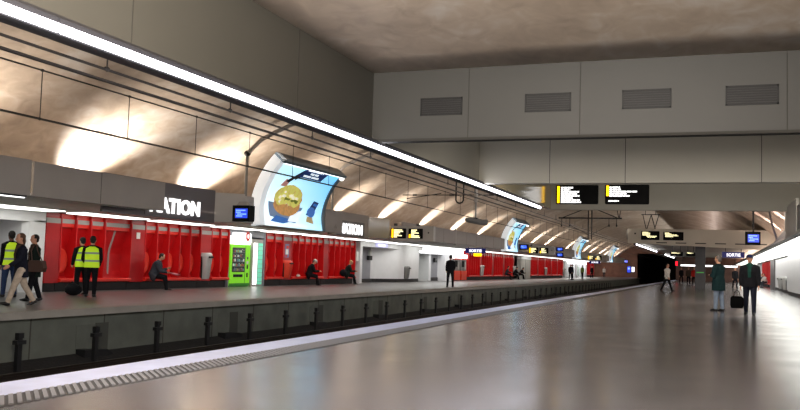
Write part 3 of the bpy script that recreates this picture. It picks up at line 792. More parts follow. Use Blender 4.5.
# lit opening and doors
m = MB(); m.box(XW-.5, XW+.05, 58, 68.2, 2.08, 2.48, GLOWW); m.box(XW-.52, XW-.5, 58, 68.2, 2.0, 2.5, WHITE); struct('trim_30', m)
m = MB(); m.box(XW-2.2, XW-2.1, 58, 69.8, 0, 2.4, GREYW); m.box(XW-1.9, XW-1.8, 58, 61, .2, 2.3, PALEG); struct('door_1', m)
m = MB(); m.box(XW-2.0, XW-.6, 61.2, 61.7, 0, 2.4, WHITE); m.box(XW-1.2, XW-.9, 62, 65.6, .25, 2.4, GREYW); m.box(XW-1.2, XW-.85, 62, 65.6, 0, .25, DARK); m.prism([(XW-1.2, 64.2), (XW-.3, 64.3), (XW, 64.7), (XW, 65.3), (XW-1.2, 65.6)], 0, 2.3, 'z', WHITE); struct('wall_lobby', m)
t = thing('call_box', 'small dark call box in the lit lobby', 'box', (XW-.88, 63.2, 1.4))
m = MB(); m.box(XW-.84, XW-.7, 63, 63.5, 1.4, 1.75, BLACK); part('casing', m, t)
m = MB(); m.box(XW-.71, XW-.69, 63.1, 63.4, 1.55, 1.7, STEEL); part('speaker_mesh', m, t)
def ticket(y0, label):
    t = thing('ticket_machine', label, 'ticket machine', (XW-.2, y0, 0), 'ticket machines')
    m = MB(); m.box(XW-.5, XW+.03, y0, y0+1.5, .05, .8, ORANGE); m.box(XW-.5, XW-.02, y0+.05, y0+1.45, 0, .05, DARK); part('orange_base', m, t)
    m = MB(); m.box(XW-.5, XW-.02, y0, y0+1.5, .8, 1.75, STEEL); m.box(XW-.02, XW, y0+.15, y0+.85, 1.1, 1.6, SCRK); m.box(XW-.02, XW+.0, y0+1.0, y0+1.35, .9, 1.5, BAND); part('console', m, t)
    m = MB(); m.box(XW-.5, XW+.05, y0, y0+1.5, 1.75, 2.12, GLOWW); m.box(XW-.5, XW+.06, y0, y0+1.5, 1.7, 1.8, ORANGE); part('lit_header', m, t)
ticket(65.9, 'left orange ticket machine with white lit header'); ticket(67.9, 'right orange ticket machine with white lit header')
def text_sign(x0, x1, y, z0, z1, txt, label, under=False, hang=2.52):
    t = thing('exit_sign', label, 'sign', ((x0+x1)/2, y, z0), None)
    m = MB(); m.box(x0, x1, y, y+.12, z0, z1, NAVY); part('blue_panel', m, t)
    w = x1-x0; letters(t, txt, w*.62, (z1-z0)*.55, (x0+w*.2, y-.02, z0+(z1-z0)*.22), LETW, 'y', .02)
    if under:
        m = MB(); m.box(x0+w*.42, x0+w*.8, y, y+.1, z0-.2, z0-.01, YEL); part('yellow_plate', m, t)
    m = MB()
    for q in (.15, .85): m.tube((x0+w*q, y+.06, z1), (x0+w*q, y+.06, hang), .02, BLACK)
    part('hanger', m, t)
text_sign(-16.5, -15.05, 58, 2.1, 2.45, 'SORTIE', 'blue exit sign with yellow plate over the far platform', True)
text_sign(-16.6, -15.1, 121, 2.05, 2.42, 'SORTIE', 'distant blue exit sign over the far platform end')
text_sign(.35, 1.95, 70, 2.42, 2.86, 'SORTIE', 'blue exit sign hanging over the near platform', hang=3.5)
m = MB(); m.box(XW-.4, XW+.02, 90.5, 95.6, 0, 2.1, FASCL); m.box(XW-.4, XW+.06, 90.5, 95.6, 2.1, 2.48, WHITE); m.box(XW+.02, XW+.03, 92.9, 93.0, 0, 2.1, SEAM); struct('door_2', m)
m = MB(); m.box(XW-.6, XW-.5, 119, 140, 0, 2.5, WHITE); m.box(XW-.5, XW+.05, 121, 139.6, 2.05, 2.48, GLOWW)
for a, b in ((119, 121), (128, 130), (135, 136.5), (138.6, 140)): m.box(XW-.5, XW, a, b, 0, 2.3, WHITE)
m.box(XW-.5, XW-.45, 131, 135, .3, 1.6, PALEG); struct('wall_white', m)
def wall_screen(x0, x1, z0, z1, glow, txt, label):
    t = thing('wall_screen', label, 'screen', ((x0+x1)/2, YE-.1, z0))
    m = MB(); m.box(x0-.08, x1+.08, YE-.15, YE, z0-.08, z1+.08, SCRK); part('casing', m, t)
    m = MB(); m.box(x0, x1, YE-.17, YE-.15, z0, z1, glow); part('lit_display', m, t)
    m = MB(); w = x1-x0; h = z1-z0; m.box(x0+w*.25, x1-w*.3, YE-.18, YE-.17, z0+h*.5, z0+h*.8, txt); part('lit_text', m, t)
wall_screen(-15.35, -14.75, .9, 2.0, SCRB, SCRT, 'far blue lit panel by the tunnel mouth')
wall_screen(-14.55, -14.1, 1.05, 1.9, GLOWW, SCRT, 'far white lit panel beside the tunnel mouth')
wall_screen(-16.45, -15.3, 2.68, 3.1, SCRB, SCRT, 'far blue sign high on the brown end wall')

# ------------------------------------------------------------------ right platform side
RX = 2.4
m = MB(); m.box(RX, XR+1.0, 24, YE, 2.58, 2.66, CEILW); struct('ceiling_canopy_right', m)
m = MB(); m.box(RX, RX+.06, 24, 35.4, 2.58, 3.45, FASCD); struct('trim_31', m)
m = MB(); m.box(RX-.02, RX+.06, 30.3, 35.4, 2.62, 3.7, FASCL); m.prism([(35.4, 2.58), (42.5, 2.58), (42.5, 2.66), (35.4, 2.95)], RX, RX+.06, 'x', FASC); struct('trim_32', m)
m = MB(); m.box(RX, RX+.06, 42.5, YE, 2.58, 2.66, FASCL); struct('trim_35', m)
m = MB(); m.loft([(1.9, 44, vault_z(1.9)-.05), (2.3, 44, 4.25), (2.42, 44, 3.6), (2.6, 44, 3.0), (2.66, 44, 2.66)], [(.05, .3)]*5, FASCD, 8); struct('trim_36', m)
m = MB(); m.box(RX-.05, RX-.0, 24, 66, 2.54, 2.62, FASCL); struct('trim_33', m)
y = 26.; proto = None
while y < 150:
    if proto is None:
        t = thing('canopy_light', 'bright white light panel under the right hand canopy', 'light', (3.5, y, 2.58), 'light panels under the right canopy')
        m = MB(); m.box(2.6, 4.4, y, y+3.8, 2.55, 2.58, CEILW); part('tray', m, t)
        m = MB()
        for k in range(4): m.box(2.65, 4.35, y+.08+.94*k, y+.92+.94*k, 2.53, 2.556, PANEL)
        part('diffuser', m, t); proto = t
    else: dup(proto, (3.5, y, 2.58))
    y += 4.2
def wpanel(y0, y1, x, label, z1=2.45):
    t = thing('wall_panel', label, 'panel', (x, y0, 0), None)
    pr = [(XR+.84, y0), (x+.25, y0), (x+.07, y0+.12), (x, y0+.4), (x, y1-.4), (x+.07, y1-.12), (x+.25, y1), (XR+.84, y1)]
    m = MB(); m.prism(pr, .22, z1, 'z', WHITE); part('white_board', m, t)
    m = MB(); m.box(x+.04, XR+.84, y0+.04, y1-.04, 0, .22, DARK); part('plinth', m, t)
wpanel(50, 60.2, 4.2, 'curved white wall panel at the right edge of the view'); wpanel(62.8, 77.5, 4.5, 'white wall panel behind the two bins on the right')
m = MB(); m.box(4.45, XR+.84, 78, 83.4, 0, 2.55, FASCD); struct('trim_34', m)
m = MB(); m.box(4.5, XR+.84, 112.5, 128, 0, 2.55, WHITE); struct('wall_white_right', m)
bin_(4.49, 69.2, .2, 'left pale bin on the right hand white panel', w=.9, h=.9, sgn=-1, group='bins on the right wall'); bin_(4.49, 65.2, .2, 'right pale bin on the right hand white panel', w=.9, h=.9, sgn=-1, group='bins on the right wall')
t = thing('notice', 'white notice on the red end of the right wall niches', 'notice', (XR-.2, 84, 1.6))
m = MB(); m.box(XR-.0, XR+.7, 83.5, 84.55, 0, 2.5, RED2); part('red_board', m, t)
m = MB(); m.box(XR-.01, XR, 83.6, 84.5, 1.5, 2.1, PAPER); part('sheet', m, t)
t = thing('pillar', 'dark square pillar with a thin green stripe', 'pillar', (-1.19, 69.0, 0))
m = MB(); m.box(-1.55, -.83, 68.7, 69.4, 0, 3.5, PILL); part('shaft', m, t)
m = MB(); m.box(-1.45, -.93, 68.69, 68.7, 1.2, 1.27, mat('green_glow', (70, 180, 70), .4, emit=.3)); part('green_stripe', m, t)
t = thing('light_box', 'long white glowing light box across the far platform end', 'light', (-2.2, 121, 2.05))
m = MB(); m.box(-4.7, 2.6, 121, 121.2, 2.0, 2.3, HOUS); part('casing', m, t)
m = MB(); m.box(-4.55, .15, 120.98, 121, 2.05, 2.26, GLOWW); m.box(.5, 2.5, 120.98, 121, 2.05, 2.26, GLOWW); part('white_panel', m, t)
m = MB(); m.tube((-4.3, 121.1, 2.3), (-4.3, 121.1, 3.5), .03, BLACK); m.tube((2.2, 121.1, 2.3), (2.2, 121.1, 3.5), .03, BLACK); part('hanger', m, t)
t = thing('signal_lamp', 'small red signal lamp left of the far light box', 'light', (-5.1, 120.9, 2.1))
m = MB(); m.box(-5.3, -4.85, 120.9, 121.1, 2.0, 2.75, BLACK); m.tube((-5.08, 121, 2.75), (-5.08, 121, 3.5), .04, BLACK); part('housing', m, t)
m = MB(); m.box(-5.2, -4.95, 120.86, 120.9, 2.1, 2.65, REDGLOW); part('red_lens', m, t)
m = MB(); m.box(-5.8, XR+.84, 136, 136.3, 0, 4.24, BROWN); struct('wall_end_near', m)

# ------------------------------------------------------------------ overhead line equipment
def wires(x, zc, zm, y0, label, pitch, triple=False):
    t = thing('overhead_line', label, 'cable', (x, y0, zc), None)
    m = MB(); m.tube((x, YB+.1, zc), (x, YE-.1, zc), .022 if not triple else .035, WIRE, 6)
    if triple: m.tube((x-.09, YB+.1, zc+.02), (x-.09, YE-.1, zc+.02), .02, WIRE, 6); m.tube((x+.08, YB+.1, zc-.03), (x+.08, YE-.1, zc-.03), .02, WIRE, 6)
    part('contact_wire', m, t)
    m = MB(); m.tube((x, YB+.1, zm), (x, YE-.1, zm), .016 if not triple else .022, WIRE, 6); part('carrier_wire', m, t)
    y = y0; n = 0
    while y < YE and n < 60:
        m = MB(); m.tube((x, y, zc), (x, y, zm), .009, WIRE, 6); m.ell((x, y, zm), (.03, .05, .03), WIRE, 6, 4); m.ell((x, y, zc), (.03, .05, .03), WIRE, 6, 4); part('dropper', m, t); y += pitch; n += 1
wires(-11.4, 3.6, 4.48, 12.08-2.45*5, 'thin overhead contact wire with droppers over the farther track', 2.45)
t = thing('overhead_line', 'thick overhead cables over the nearer track below the light line', 'cable', (-8, 0, 3.6))
m = MB(); m.tube((-8, YB+.1, 3.62), (-8, YE-.1, 3.62), .024, WIRE, 6); m.tube((-8.09, YB+.1, 3.64), (-8.09, YE-.1, 3.64), .015, WIRE, 6); m.tube((-7.92, YB+.1, 3.6), (-7.92, YE-.1, 3.6), .014, WIRE, 6); part('cable_bundle', m, t)
m = MB(); m.tube((-8, YB+.1, 3.78), (-8, YE-.1, 3.78), .02, WIRE, 6); part('upper_cable', m, t)
y = 9.68-3.25*3
for k in range(20):
    m = MB(); m.tube((-8, y, 3.78), (-8, y, 4.05), .012, WIRE, 6); m.ell((-8, y, 3.79), (.03, .06, .04), WIRE, 6, 4); part('hanger', m, t); y += 3.25
# crossbar between the tracks with insulators, loops and a loudspeaker post
t = thing('wire_support', 'thin horizontal wire arm with insulators below the light line', 'cable support', (-10.6, 36, 4.28))
m = MB(); m.tube((-13.2, 36, 4.28), (-8.0, 36, 4.28), .018, BLACK); m.tube((-13.0, 36, 4.12), (-11.4, 36, 4.35), .018, BLACK); part('arm', m, t)
for x in (-12.7, -11.0, -10.2, -9.2):
    m = MB()
    for k in range(4): m.ell((x+.05*k, 36, 4.28), (.02, .05, .05), BLACK, 8, 5)
    part('insulator', m, t)
m = MB(); m.loft([(-10.72, 36, vault_z(-10.7)), (-10.72, 36, 4.05), (-10.66, 36, 3.95), (-10.55, 36, 3.92), (-10.44, 36, 3.95), (-10.38, 36, 4.05), (-10.38, 36, vault_z(-10.4))], [.035]*7, BLACK); part('hanging_loop', m, t)
t = thing('loudspeaker', 'grey loudspeaker hanging on a rod above the far platform track', 'loudspeaker', (-9.6, 35.2, 3.0))
m = MB(); m.tube((-9.6, 35.2, 3.12), (-9.6, 35.2, vault_z(-9.6)), .04, STEEL); m.tube((-9.6, 35.2, 3.9), (-9.6, 35.2, vault_z(-9.6)), .075, FASCL); part('rod', m, t)
m = MB(); m.loft([(-10.0, 35.0, 3.16), (-9.85, 35.05, 3.14), (-9.4, 35.2, 3.06), (-9.1, 35.3, 3.05)], [.08, .12, .12, .14], STEEL); part('horn', m, t)
m = MB(); m.box(-9.68, -9.5, 35.1, 35.3, 3.1, 3.24, BLACK); part('clamp', m, t)
t = thing('catenary_mast', 'dark hanging mast with crossbar over both tracks', 'cable support', (-9.6, 70, 3.6))
m = MB(); m.tube((-9.72, 70, 3.6), (-9.72, 70, vault_z(-9.7)), .05, BLACK); m.tube((-9.45, 70, 3.6), (-9.45, 70, vault_z(-9.4)), .05, BLACK); part('mast', m, t)
m = MB(); m.box(-12.1, -7.1, 69.9, 70.1, 5.27, 5.38, BLACK); part('crossbar', m, t)
for a, b in ((-9.7, -11.8), (-9.5, -7.4)):
    m = MB(); m.tube((a, 70, 6.2), (b, 70, 5.35), .035, BLACK); part('stay', m, t)
for x in (-11.85, -11.2, -8.1, -7.5):
    m = MB(); m.tube((x, 70, 5.3), (x, 70, 4.72), .03, BLACK); m.ell((x, 70, 4.75), (.07, .07, .12), BLACK, 8, 6); part('insulator', m, t)
for a, b in ((-7.7, -7.35), (-7.0, -7.3)):
    m = MB(); m.tube((a, 70, vault_z(a)), (b, 70, 5.38), .03, BLACK); part('stay', m, t)
for a, b in ((-11.2, -9.7), (-8.1, -9.5)):
    m = MB(); m.tube((a, 70, 4.75), (b, 70, 4.0), .02, BLACK); part('pull_wire', m, t)

# ------------------------------------------------------------------ people
def remesh(mb, name, voxel, smooth=3):
    me = mb.mesh('tmp'); fixn(me)
    o = bpy.data.objects.new('tmp', me); COL.objects.link(o)
    r = o.modifiers.new('r', 'REMESH'); r.mode = 'VOXEL'; r.voxel_size = voxel
    s = o.modifiers.new('s', 'SMOOTH'); s.iterations = smooth; s.factor = .5
    bpy.context.view_layer.update()
    out = bpy.data.meshes.new_from_object(o.evaluated_get(bpy.context.evaluated_depsgraph_get())); out.name = name
    bpy.data.objects.remove(o)
    for p in out.polygons: p.use_smooth = True
    out.materials.clear(); out.materials.append(mb.mats[0]); return out
def V(*a): return Vector(a)
def person(label, pos, heading, h=1.72, lean=0., legs=((0, 0, .04), (0, 0, .04)), arms=((0, .1, .15, 0), (0, .1, .15, 0)), seat=None,
           coat=None, hem=.06, trousers=None, shoes=None, hair=None, skin=SKIN, hairlen=0, cap=None, vest=None, girth=1., head=(0, 0), vox=.013, scarf=None, wide=1., group=None, boots=0., barelegs=None):
    root = thing('person', label, 'person', pos, group, atan2(-heading[0], heading[1]))
    S = h
    # legs: (thigh pitch fwd, knee bend, abduction)
    hipw = .052*S; TH = .245*S; SH = .245*S; AN = .042*S
    def leg_pts(side, p, k, ab, P):
        hip = P+V(side*hipw, 0, 0)
        d = V(side*sin(ab)*cos(p), sin(p), -cos(p)*cos(ab)); knee = hip+d*TH
        q = p-k; d2 = V(side*sin(ab)*.4*cos(q), sin(q), -cos(q)); ank = knee+d2*SH
        return hip, knee, ank, q
    drop = 0
    for sd, (p, k, ab) in zip((-1, 1), legs):
        a = leg_pts(sd, p, k, ab, V(0, 0, 0)); drop = max(drop, -a[2].z+AN)
    P = V(0, 0, drop if seat is None else seat)
    if seat is None: pass
    L = [leg_pts(sd, *lg, P) for sd, lg in zip((-1, 1), legs)]
    ut = V(0, sin(lean), cos(lean)); ft = V(0, cos(lean), -sin(lean))
    chest = P+ut*(.20*S); shc = P+ut*(.285*S); nb = P+ut*(.305*S)
    A = []
    for sd, (p, ab, e, inn) in zip((-1, 1), arms):
        sh = shc+V(sd*.106*S*wide, 0, 0)-ut*.03*S
        d = V(sd*sin(ab), sin(p)*cos(ab), -cos(p)*cos(ab)).normalized(); el = sh+d*(.165*S)
        q = p+e; d2 = V(-sd*sin(inn)+sd*sin(ab)*.3, sin(q)*cos(inn), -cos(q)*cos(inn)).normalized(); wr = el+d2*(.14*S)
        A.append((sh, el, wr, d2, sd, e))
    hp, hy = head
    hr = Matrix.Rotation(hy, 3, 'Z') @ Matrix.Rotation(-(lean*.6+hp), 3, 'X')
    chin = nb+ut*(.035*S)+hr @ V(0, .03*S, .0)
    hc = nb+ut*(.04*S)+hr @ V(0, .012*S, .062*S)
    R = hr @ V(1, 0, 0)
    body = MB(); sk = skin
    # torso + neck
    body.loft([P-ut*.05*S, P, P+ut*.09*S, chest, shc-ut*.02*S, nb], [(.08*S, .06*S), (.095*S, .065*S), (.078*S, .056*S), (.09*S, .064*S), (.085*S*wide, .05*S), (.04*S, .04*S)], sk, 14, V(1, 0, 0))
    body.loft([nb-ut*.03*S, nb+ut*.02*S, hc], [.036*S, .032*S, .034*S], sk, 10, R)
    # head: chin to crown, then nose and ears
    hz = [(-.062, .020, .022, .035), (-.045, .034, .038, .022), (-.015, .041, .050, .006), (.02, .045, .056, .0), (.045, .042, .053, -.002), (.062, .030, .038, -.003), (.072, .012, .016, -.003)]
    body.loft([hc+hr @ V(0, o*S*.6, z*S) for z, a, b, o in hz], [(a*S, b*S) for z, a, b, o in hz], sk, 14, R)
    body.loft([hc+hr @ V(0, .052*S, .012*S), hc+hr @ V(0, .064*S, -.01*S), hc+hr @ V(0, .055*S, -.016*S)], [.005*S, .0095*S, .006*S], sk, 8, R)
    for sd in (-1, 1): body.ell(hc+hr @ V(sd*.045*S, -.004*S, .0), (.007*S, .014*S, .02*S), sk, 8, 6, hr)
    body.loft([hc+hr @ V(-.016*S, .049*S, -.03*S), hc+hr @ V(0, .053*S, -.031*S), hc+hr @ V(.016*S, .049*S, -.03*S)], [.004*S, .006*S, .004*S], sk, 6)
    for sh, el, wr, d2, sd, e in A:
        body.loft([shc+V(sd*.05*S, 0, -.01*S), sh, sh+(el-sh)*.5, el, el+(wr-el)*.35, wr], [.035*S, .033*S, .028*S, .023*S, .024*S, .016*S], sk, 10)
        # hand: palm, four fingers of different lengths, thumb from the side of the palm
        side = V(1, 0, 0)-d2*d2.x
        side = side.normalized() if side.length > .2 else V(0, 1, 0)
        pn = d2.cross(side).normalized()
        fwd = V(0, 1, 0)-d2*d2.y
        if fwd.length > .35: across = fwd.normalized()
        else: across = V(1, 0, 0)*-sd
        pn = d2.cross(across).normalized()
        if pn.dot(V(-sd, 0, 0)) < 0: pn = -pn
        pe = wr+d2*(.052*S)
        body.loft([wr-d2*.006*S, wr+d2*.02*S, pe], [(.016*S, .012*S), (.024*S, .012*S), (.025*S, .010*S)], sk, 10, across)
        for i, (ln, o) in enumerate(((.040, .017), (.046, .006), (.043, -.006), (.034, -.017))):
            b0 = pe+across*(o*S)-d2*.004*S; b1 = b0+(d2*.9+pn*.25)*(ln*.5*S); b2 = b1+(d2*.65+pn*.75).normalized()*(ln*.5*S)
            body.loft([b0, b1, b2], [.0055*S, .0052*S, .0045*S], sk, 6)
        tb = wr+d2*.018*S+across*.02*S
        body.loft([tb, tb+(across*.7+d2*.7)*(.022*S), tb+(across*.45+d2*.8+pn*.3).normalized()*(.042*S)], [.008*S, .0065*S, .005*S], sk, 6)
    for hip, knee, ank, q in L:
        body.loft([P+(hip-P)*.8+V(0, 0, .02*S), hip+(knee-hip)*.3, knee, knee+(ank-knee)*.3+V(0, -.008*S, 0), ank], [.05*S, .047*S, .031*S, .031*S, .021*S], sk, 12)
        body.loft([ank+V(0, -.02*S, -.014*S), ank+V(0, .02*S, -.014*S), ank+V(0, .055*S, -.022*S)], [(.014*S, .014*S), (.018*S, .015*S), (.016*S, .008*S)], sk, 8, V(1, 0, 0))
    def child(name, mb, vx=None):
        me = remesh(mb, name, vx or vox); o = bpy.data.objects.new(name, me); COL.objects.link(o); o.parent = root; return o
    o = child('body', body, min(vox, .012))
    for sd in (-1, 1):
        m = MB(); m.ell(hc+hr @ V(sd*.019*S, .0505*S, .006*S), (.006*S, .003*S, .004*S), LEATHER, 8, 6, hr); part('eye', m, root, True, local=True)
    # trousers
    if trousers:
        m = MB()
        for hip, knee, ank, q in L:
            m.loft([P+(hip-P)*.75+V(0, 0, .045*S), hip+(knee-hip)*.12, hip+(knee-hip)*.5, knee, knee+(ank-knee)*.4, ank+(ank-knee).normalized()*.005*S], [.058*S, .064*S, .054*S, .043*S, .039*S, .033*S], trousers, 14)
        m.loft([P-ut*.05*S, P+ut*.0, P+ut*.07*S], [(.085*S, .06*S), (.104*S, .074*S), (.092*S, .066*S)], trousers, 14, V(1, 0, 0)); child('trousers', m)
    if boots > 0:
        for hip, knee, ank, q in L:
            m = MB(); m.loft([ank, ank+(knee-ank)*boots], [.03*S, .037*S], shoes or LEATHER, 12); child('boot', m)
    for hip, knee, ank, q in L:
        m = MB(); tilt = min(.9, max(-.9, q))
        fd = V(0, cos(tilt*.7), sin(tilt*.7)); dn = V(0, sin(tilt*.7), -cos(tilt*.7))
        m.loft([ank+fd*-.036*S+dn*.022*S, ank+fd*-.02*S+dn*.02*S, ank+fd*.03*S+dn*.02*S, ank+fd*.075*S+dn*.028*S, ank+fd*.108*S+dn*.031*S], [(.018*S, .018*S), (.029*S, .027*S), (.032*S, .027*S), (.031*S, .019*S), (.02*S, .012*S)], shoes or LEATHER, 10, V(1, 0, 0))
        m.loft([ank+dn*.02*S, ank-dn*.02*S], [.026*S, .026*S], shoes or LEATHER, 10); child('shoe', m)
    if coat:
        m = MB(); hemv = V(0, 0, -1) if seat is None else V(0, .5, -.25).normalized()
        pts = [P+hemv*hem*S, P+hemv*hem*.5*S, P+ut*.03*S, P+ut*.10*S, chest, shc-ut*.02*S, nb+ut*.0*S, nb+ut*.025*S]
        wd = [(.112*S, .092*S), (.112*S, .090*S), (.108*S, .084*S), (.096*S, .074*S), (.108*S, .08*S), (.105*S*wide, .066*S), (.055*S, .05*S), (.044*S, .044*S)]
        m.loft(pts, [(a*(girth if i < 6 else 1), b*(girth if i < 6 else 1)) for i, (a, b) in enumerate(wd)], coat, 16, V(1, 0, 0))
        for sh, el, wr, d2, sd, e in A:
            m.loft([shc+V(sd*.045*S, 0, -.004*S), sh, sh+(el-sh)*.5, el, el+(wr-el)*.5, wr], [.046*S, .05*S*girth, .041*S*girth, .036*S*girth, .031*S*girth, .025*S], coat, 12)
        child('coat', m)
    if vest:
        m = MB()
        m.loft([P-ut*.045*S, P+ut*.03*S, P+ut*.10*S, chest, shc-ut*.015*S, nb+ut*.0*S], [(.125*S, .10*S), (.122*S, .098*S), (.116*S, .092*S), (.122*S, .094*S), (.118*S*wide, .078*S), (.06*S, .055*S)], vest, 16, V(1, 0, 0)); child('hi_vis_vest', m)
    if scarf:
        m = MB(); m.loft([nb-ut*.03*S+ft*.01*S, nb+ut*.01*S+ft*.01*S, nb+ut*.03*S+ft*.006*S], [(.062*S, .06*S), (.06*S, .058*S), (.046*S, .046*S)], scarf, 12, V(1, 0, 0)); m.loft([nb+ft*.055*S, chest+ft*.088*S, P+ut*.1*S+ft*.085*S], [(.035*S, .012*S), (.03*S, .012*S), (.025*S, .01*S)], scarf, 8, V(1, 0, 0)); child('scarf', m)
    if hair:
        m = MB(); m.ell(hc+hr @ V(0, -.014*S, .024*S), (.052*S, .058*S, .056*S), hair, 14, 10, hr)
        m.ell(hc+hr @ V(0, -.03*S, -.005*S), (.046*S, .036*S, .045*S), hair, 12, 8, hr)
        if hairlen: m.loft([hc+hr @ V(0, -.032*S, .02*S), hc+hr @ V(0, -.045*S, -.04*S), hc+hr @ V(0, -.045*S, -.04*S)-ut*hairlen*S], [(.05*S, .03*S), (.052*S, .028*S), (.03*S, .014*S)], hair, 12, R)
        child('hair', m)
    if cap:
        m = MB(); m.ell(hc+hr @ V(0, -.004*S, .036*S), (.056*S, .062*S, .046*S), cap, 14, 10, hr)
        m.loft([hc+hr @ V(0, .03*S, .036*S), hc+hr @ V(0, .085*S, .026*S)], [(.045*S, .012*S), (.03*S, .006*S)], cap, 12, R); child('cap', m)
    root['_hand'] = [tuple(Matrix.Rotation(root.rotation_euler.z, 3, 'Z') @ (a[2]+a[3]*.05*S)+Vector(pos)) for a in A][0]
    hands = [Matrix.Rotation(root.rotation_euler.z, 3, 'Z') @ (a[2]+a[3]*.06*S)+Vector(pos) for a in A]
    del root['_hand']
    return root, hands

def hivis():
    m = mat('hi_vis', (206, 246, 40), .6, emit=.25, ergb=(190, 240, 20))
    if 'hi_vis_done' in MATS: return m
    MATS['hi_vis_done'] = m
    nt = m.node_tree; b = nt.nodes['Principled BSDF']; tc = nt.nodes.new('ShaderNodeTexCoord'); sp = nt.nodes.new('ShaderNodeSeparateXYZ')
    nt.links.new(tc.outputs['Object'], sp.inputs['Vector'])
    mr = nt.nodes.new('ShaderNodeMapRange'); mr.inputs['From Min'].default_value = .85; mr.inputs['From Max'].default_value = 1.5; nt.links.new(sp.outputs['Z'], mr.inputs['Value'])
    r = nt.nodes.new('ShaderNodeValToRGB'); r.color_ramp.interpolation = 'CONSTANT'; e = r.color_ramp.elements
    e[0].position = 0; e[0].color = (*lin((206, 246, 40)), 1); e[1].position = .22; e[1].color = (*lin((130, 140, 130)), 1)
    for p, c in ((.31, (206, 246, 40)), (.56, (130, 140, 130)), (.65, (206, 246, 40))): q = e.new(p); q.color = (*lin(c), 1)
    nt.links.new(mr.outputs['Result'], r.inputs['Fac']); nt.links.new(r.outputs['Color'], b.inputs['Base Color']); nt.links.new(r.outputs['Color'], b.inputs['Emission Color'])
    return m
HV = hivis()
cBLK = cloth('black', (26, 26, 30)); cNAVY = cloth('navy', (30, 32, 44)); cGRN = cloth('dark_green', (30, 40, 36)); cGREY = cloth('slate', (62, 66, 74)); cBEIGE = cloth('beige', (196, 180, 162))
cJEAN = cloth('denim', (54, 70, 104)); cJEANL = cloth('pale_denim', (122, 134, 152)); cWHT = cloth('white', (206, 204, 198)); cRED = cloth('red', (170, 36, 30)); cBRN = cloth('brown', (70, 58, 48)); cTEAL = cloth('teal', (24, 44, 46))
hDRK = mat('hair_dark', (26, 20, 18), .7); hBRN = mat('hair_brown', (84, 56, 38), .7); hBLD = mat('hair_blond', (176, 136, 88), .7); hGRY = mat('hair_grey', (96, 88, 84), .7)
HL = (-.45, -.9)
STR = ((.42, .1, .03), (-.32, .25, .03))
def bag(label, hand, w, d, h, mt, drop=.26, name='handbag', cat='bag'):
    x, y, z = hand; z1 = z-drop
    t = thing(name, label, cat, (x, y, z1-h))
    m = MB(); m.prism([(x-w*.42, z1-h), (x+w*.42, z1-h), (x+w*.5, z1-h*.75), (x+w*.47, z1-h*.15), (x+w*.36, z1), (x-w*.36, z1), (x-w*.47, z1-h*.15), (x-w*.5, z1-h*.75)], y-d/2, y+d/2, 'y', mt); b = part('bag_body', m, t)
    for s in (-1, 1):
        m = MB(); m.loft([(x-w*.25, y+s*d*.4, z1-.03), (x-w*.18, y+s*d*.25, z1+drop*.6), (x, y, z1+drop+.0), (x+w*.18, y+s*d*.25, z1+drop*.6), (x+w*.25, y+s*d*.4, z1-.03)], [.009]*5, mt, 6); part('strap', m, t)
# far platform, left
person('hi-vis worker in jeans, cut off by the left edge', (-17.87, 18.18, 0), (-.75, .3), 1.76, legs=((.1, .05, .06), (-.05, .05, .06)), coat=cBLK, vest=HV, trousers=cJEAN, hair=hDRK, skin=SKIND, vox=.011)
_, hn = person('woman in dark jacket and beige trousers striding left', (-14.95, 15.55, 0), HL, 1.68, .06, STR, ((.5, .2, .5, 0), (-.25, .12, .3, 0)), coat=cNAVY, hem=.12, trousers=cBEIGE, hair=hBRN, scarf=cBRN, hairlen=.04, vox=.010)
_, hn = person('woman in dark coat with brown shoulder bag', (-16.07, 17.15, 0), HL, 1.66, .03, ((.25, .08, .02), (-.18, .15, .02)), ((.15, .12, .9, .3), (.1, .15, .5, .2)), coat=cGRN, hem=.16, trousers=cBLK, hair=hDRK, scarf=cBRN, vox=.010)
t = thing('shoulder_bag', 'brown leather bag at the hip of the woman in a dark coat', 'bag', (-15.72, 17.0, .72))
m = MB(); m.prism([(-15.92, .74), (-15.48, .74), (-15.44, .84), (-15.50, 1.02), (-15.88, 1.02), (-15.96, .84)], 16.76, 16.9, 'y', LEATHB); part('bag_body', m, t)
m = MB(); m.loft([(-15.86, 16.83, 1.0), (-15.94, 16.87, 1.25), (-15.98, 17.02, 1.42)], [.015]*3, LEATHB, 6); m.loft([(-15.54, 16.83, 1.0), (-15.74, 16.87, 1.25), (-15.92, 17.02, 1.42)], [.015]*3, LEATHB, 6); part('strap', m, t)
person('hi-vis worker on the left of the pair facing the red niches', (-17.92, 21.03, 0), (-.95, .3), 1.7, .02, ((.1, .1, .06), (-.06, .05, .05)), ((.2, .15, .5, .3), (.2, .12, .6, .3)), coat=cBLK, vest=HV, trousers=cBLK, hair=hDRK, wide=1.1, vox=.011)
person('hi-vis worker on the right of the pair, dark sleeve showing', (-16.86, 20.2, 0), (-.5, .85), 1.72, .02, ((.14, .1, .06), (-.1, .08, .05)), ((.2, .2, .7, .3), (.15, .12, .5, .3)), coat=cBLK, vest=HV, trousers=cBLK, hair=hDRK, wide=1.1, vox=.011)
t = thing('backpack', 'dark bag on the floor at the feet of the hi-vis pair', 'bag', (-17.6, 20.35, 0))
m = MB(); m.ell((-17.6, 20.35, .17), (.28, .2, .17), cBLK, 14, 8); part('bag_body', m, t, True)
m = MB(); m.loft([(-17.8, 20.32, .29), (-17.6, 20.3, .4), (-17.4, 20.32, .29)], [.015]*3, LEATHER, 6); part('strap', m, t)
SIT = ((1.45, 1.35, .08), (1.3, 1.05, .06))
SITA = ((.55, .12, 1.0, .35), (.5, .12, 1.2, .45))
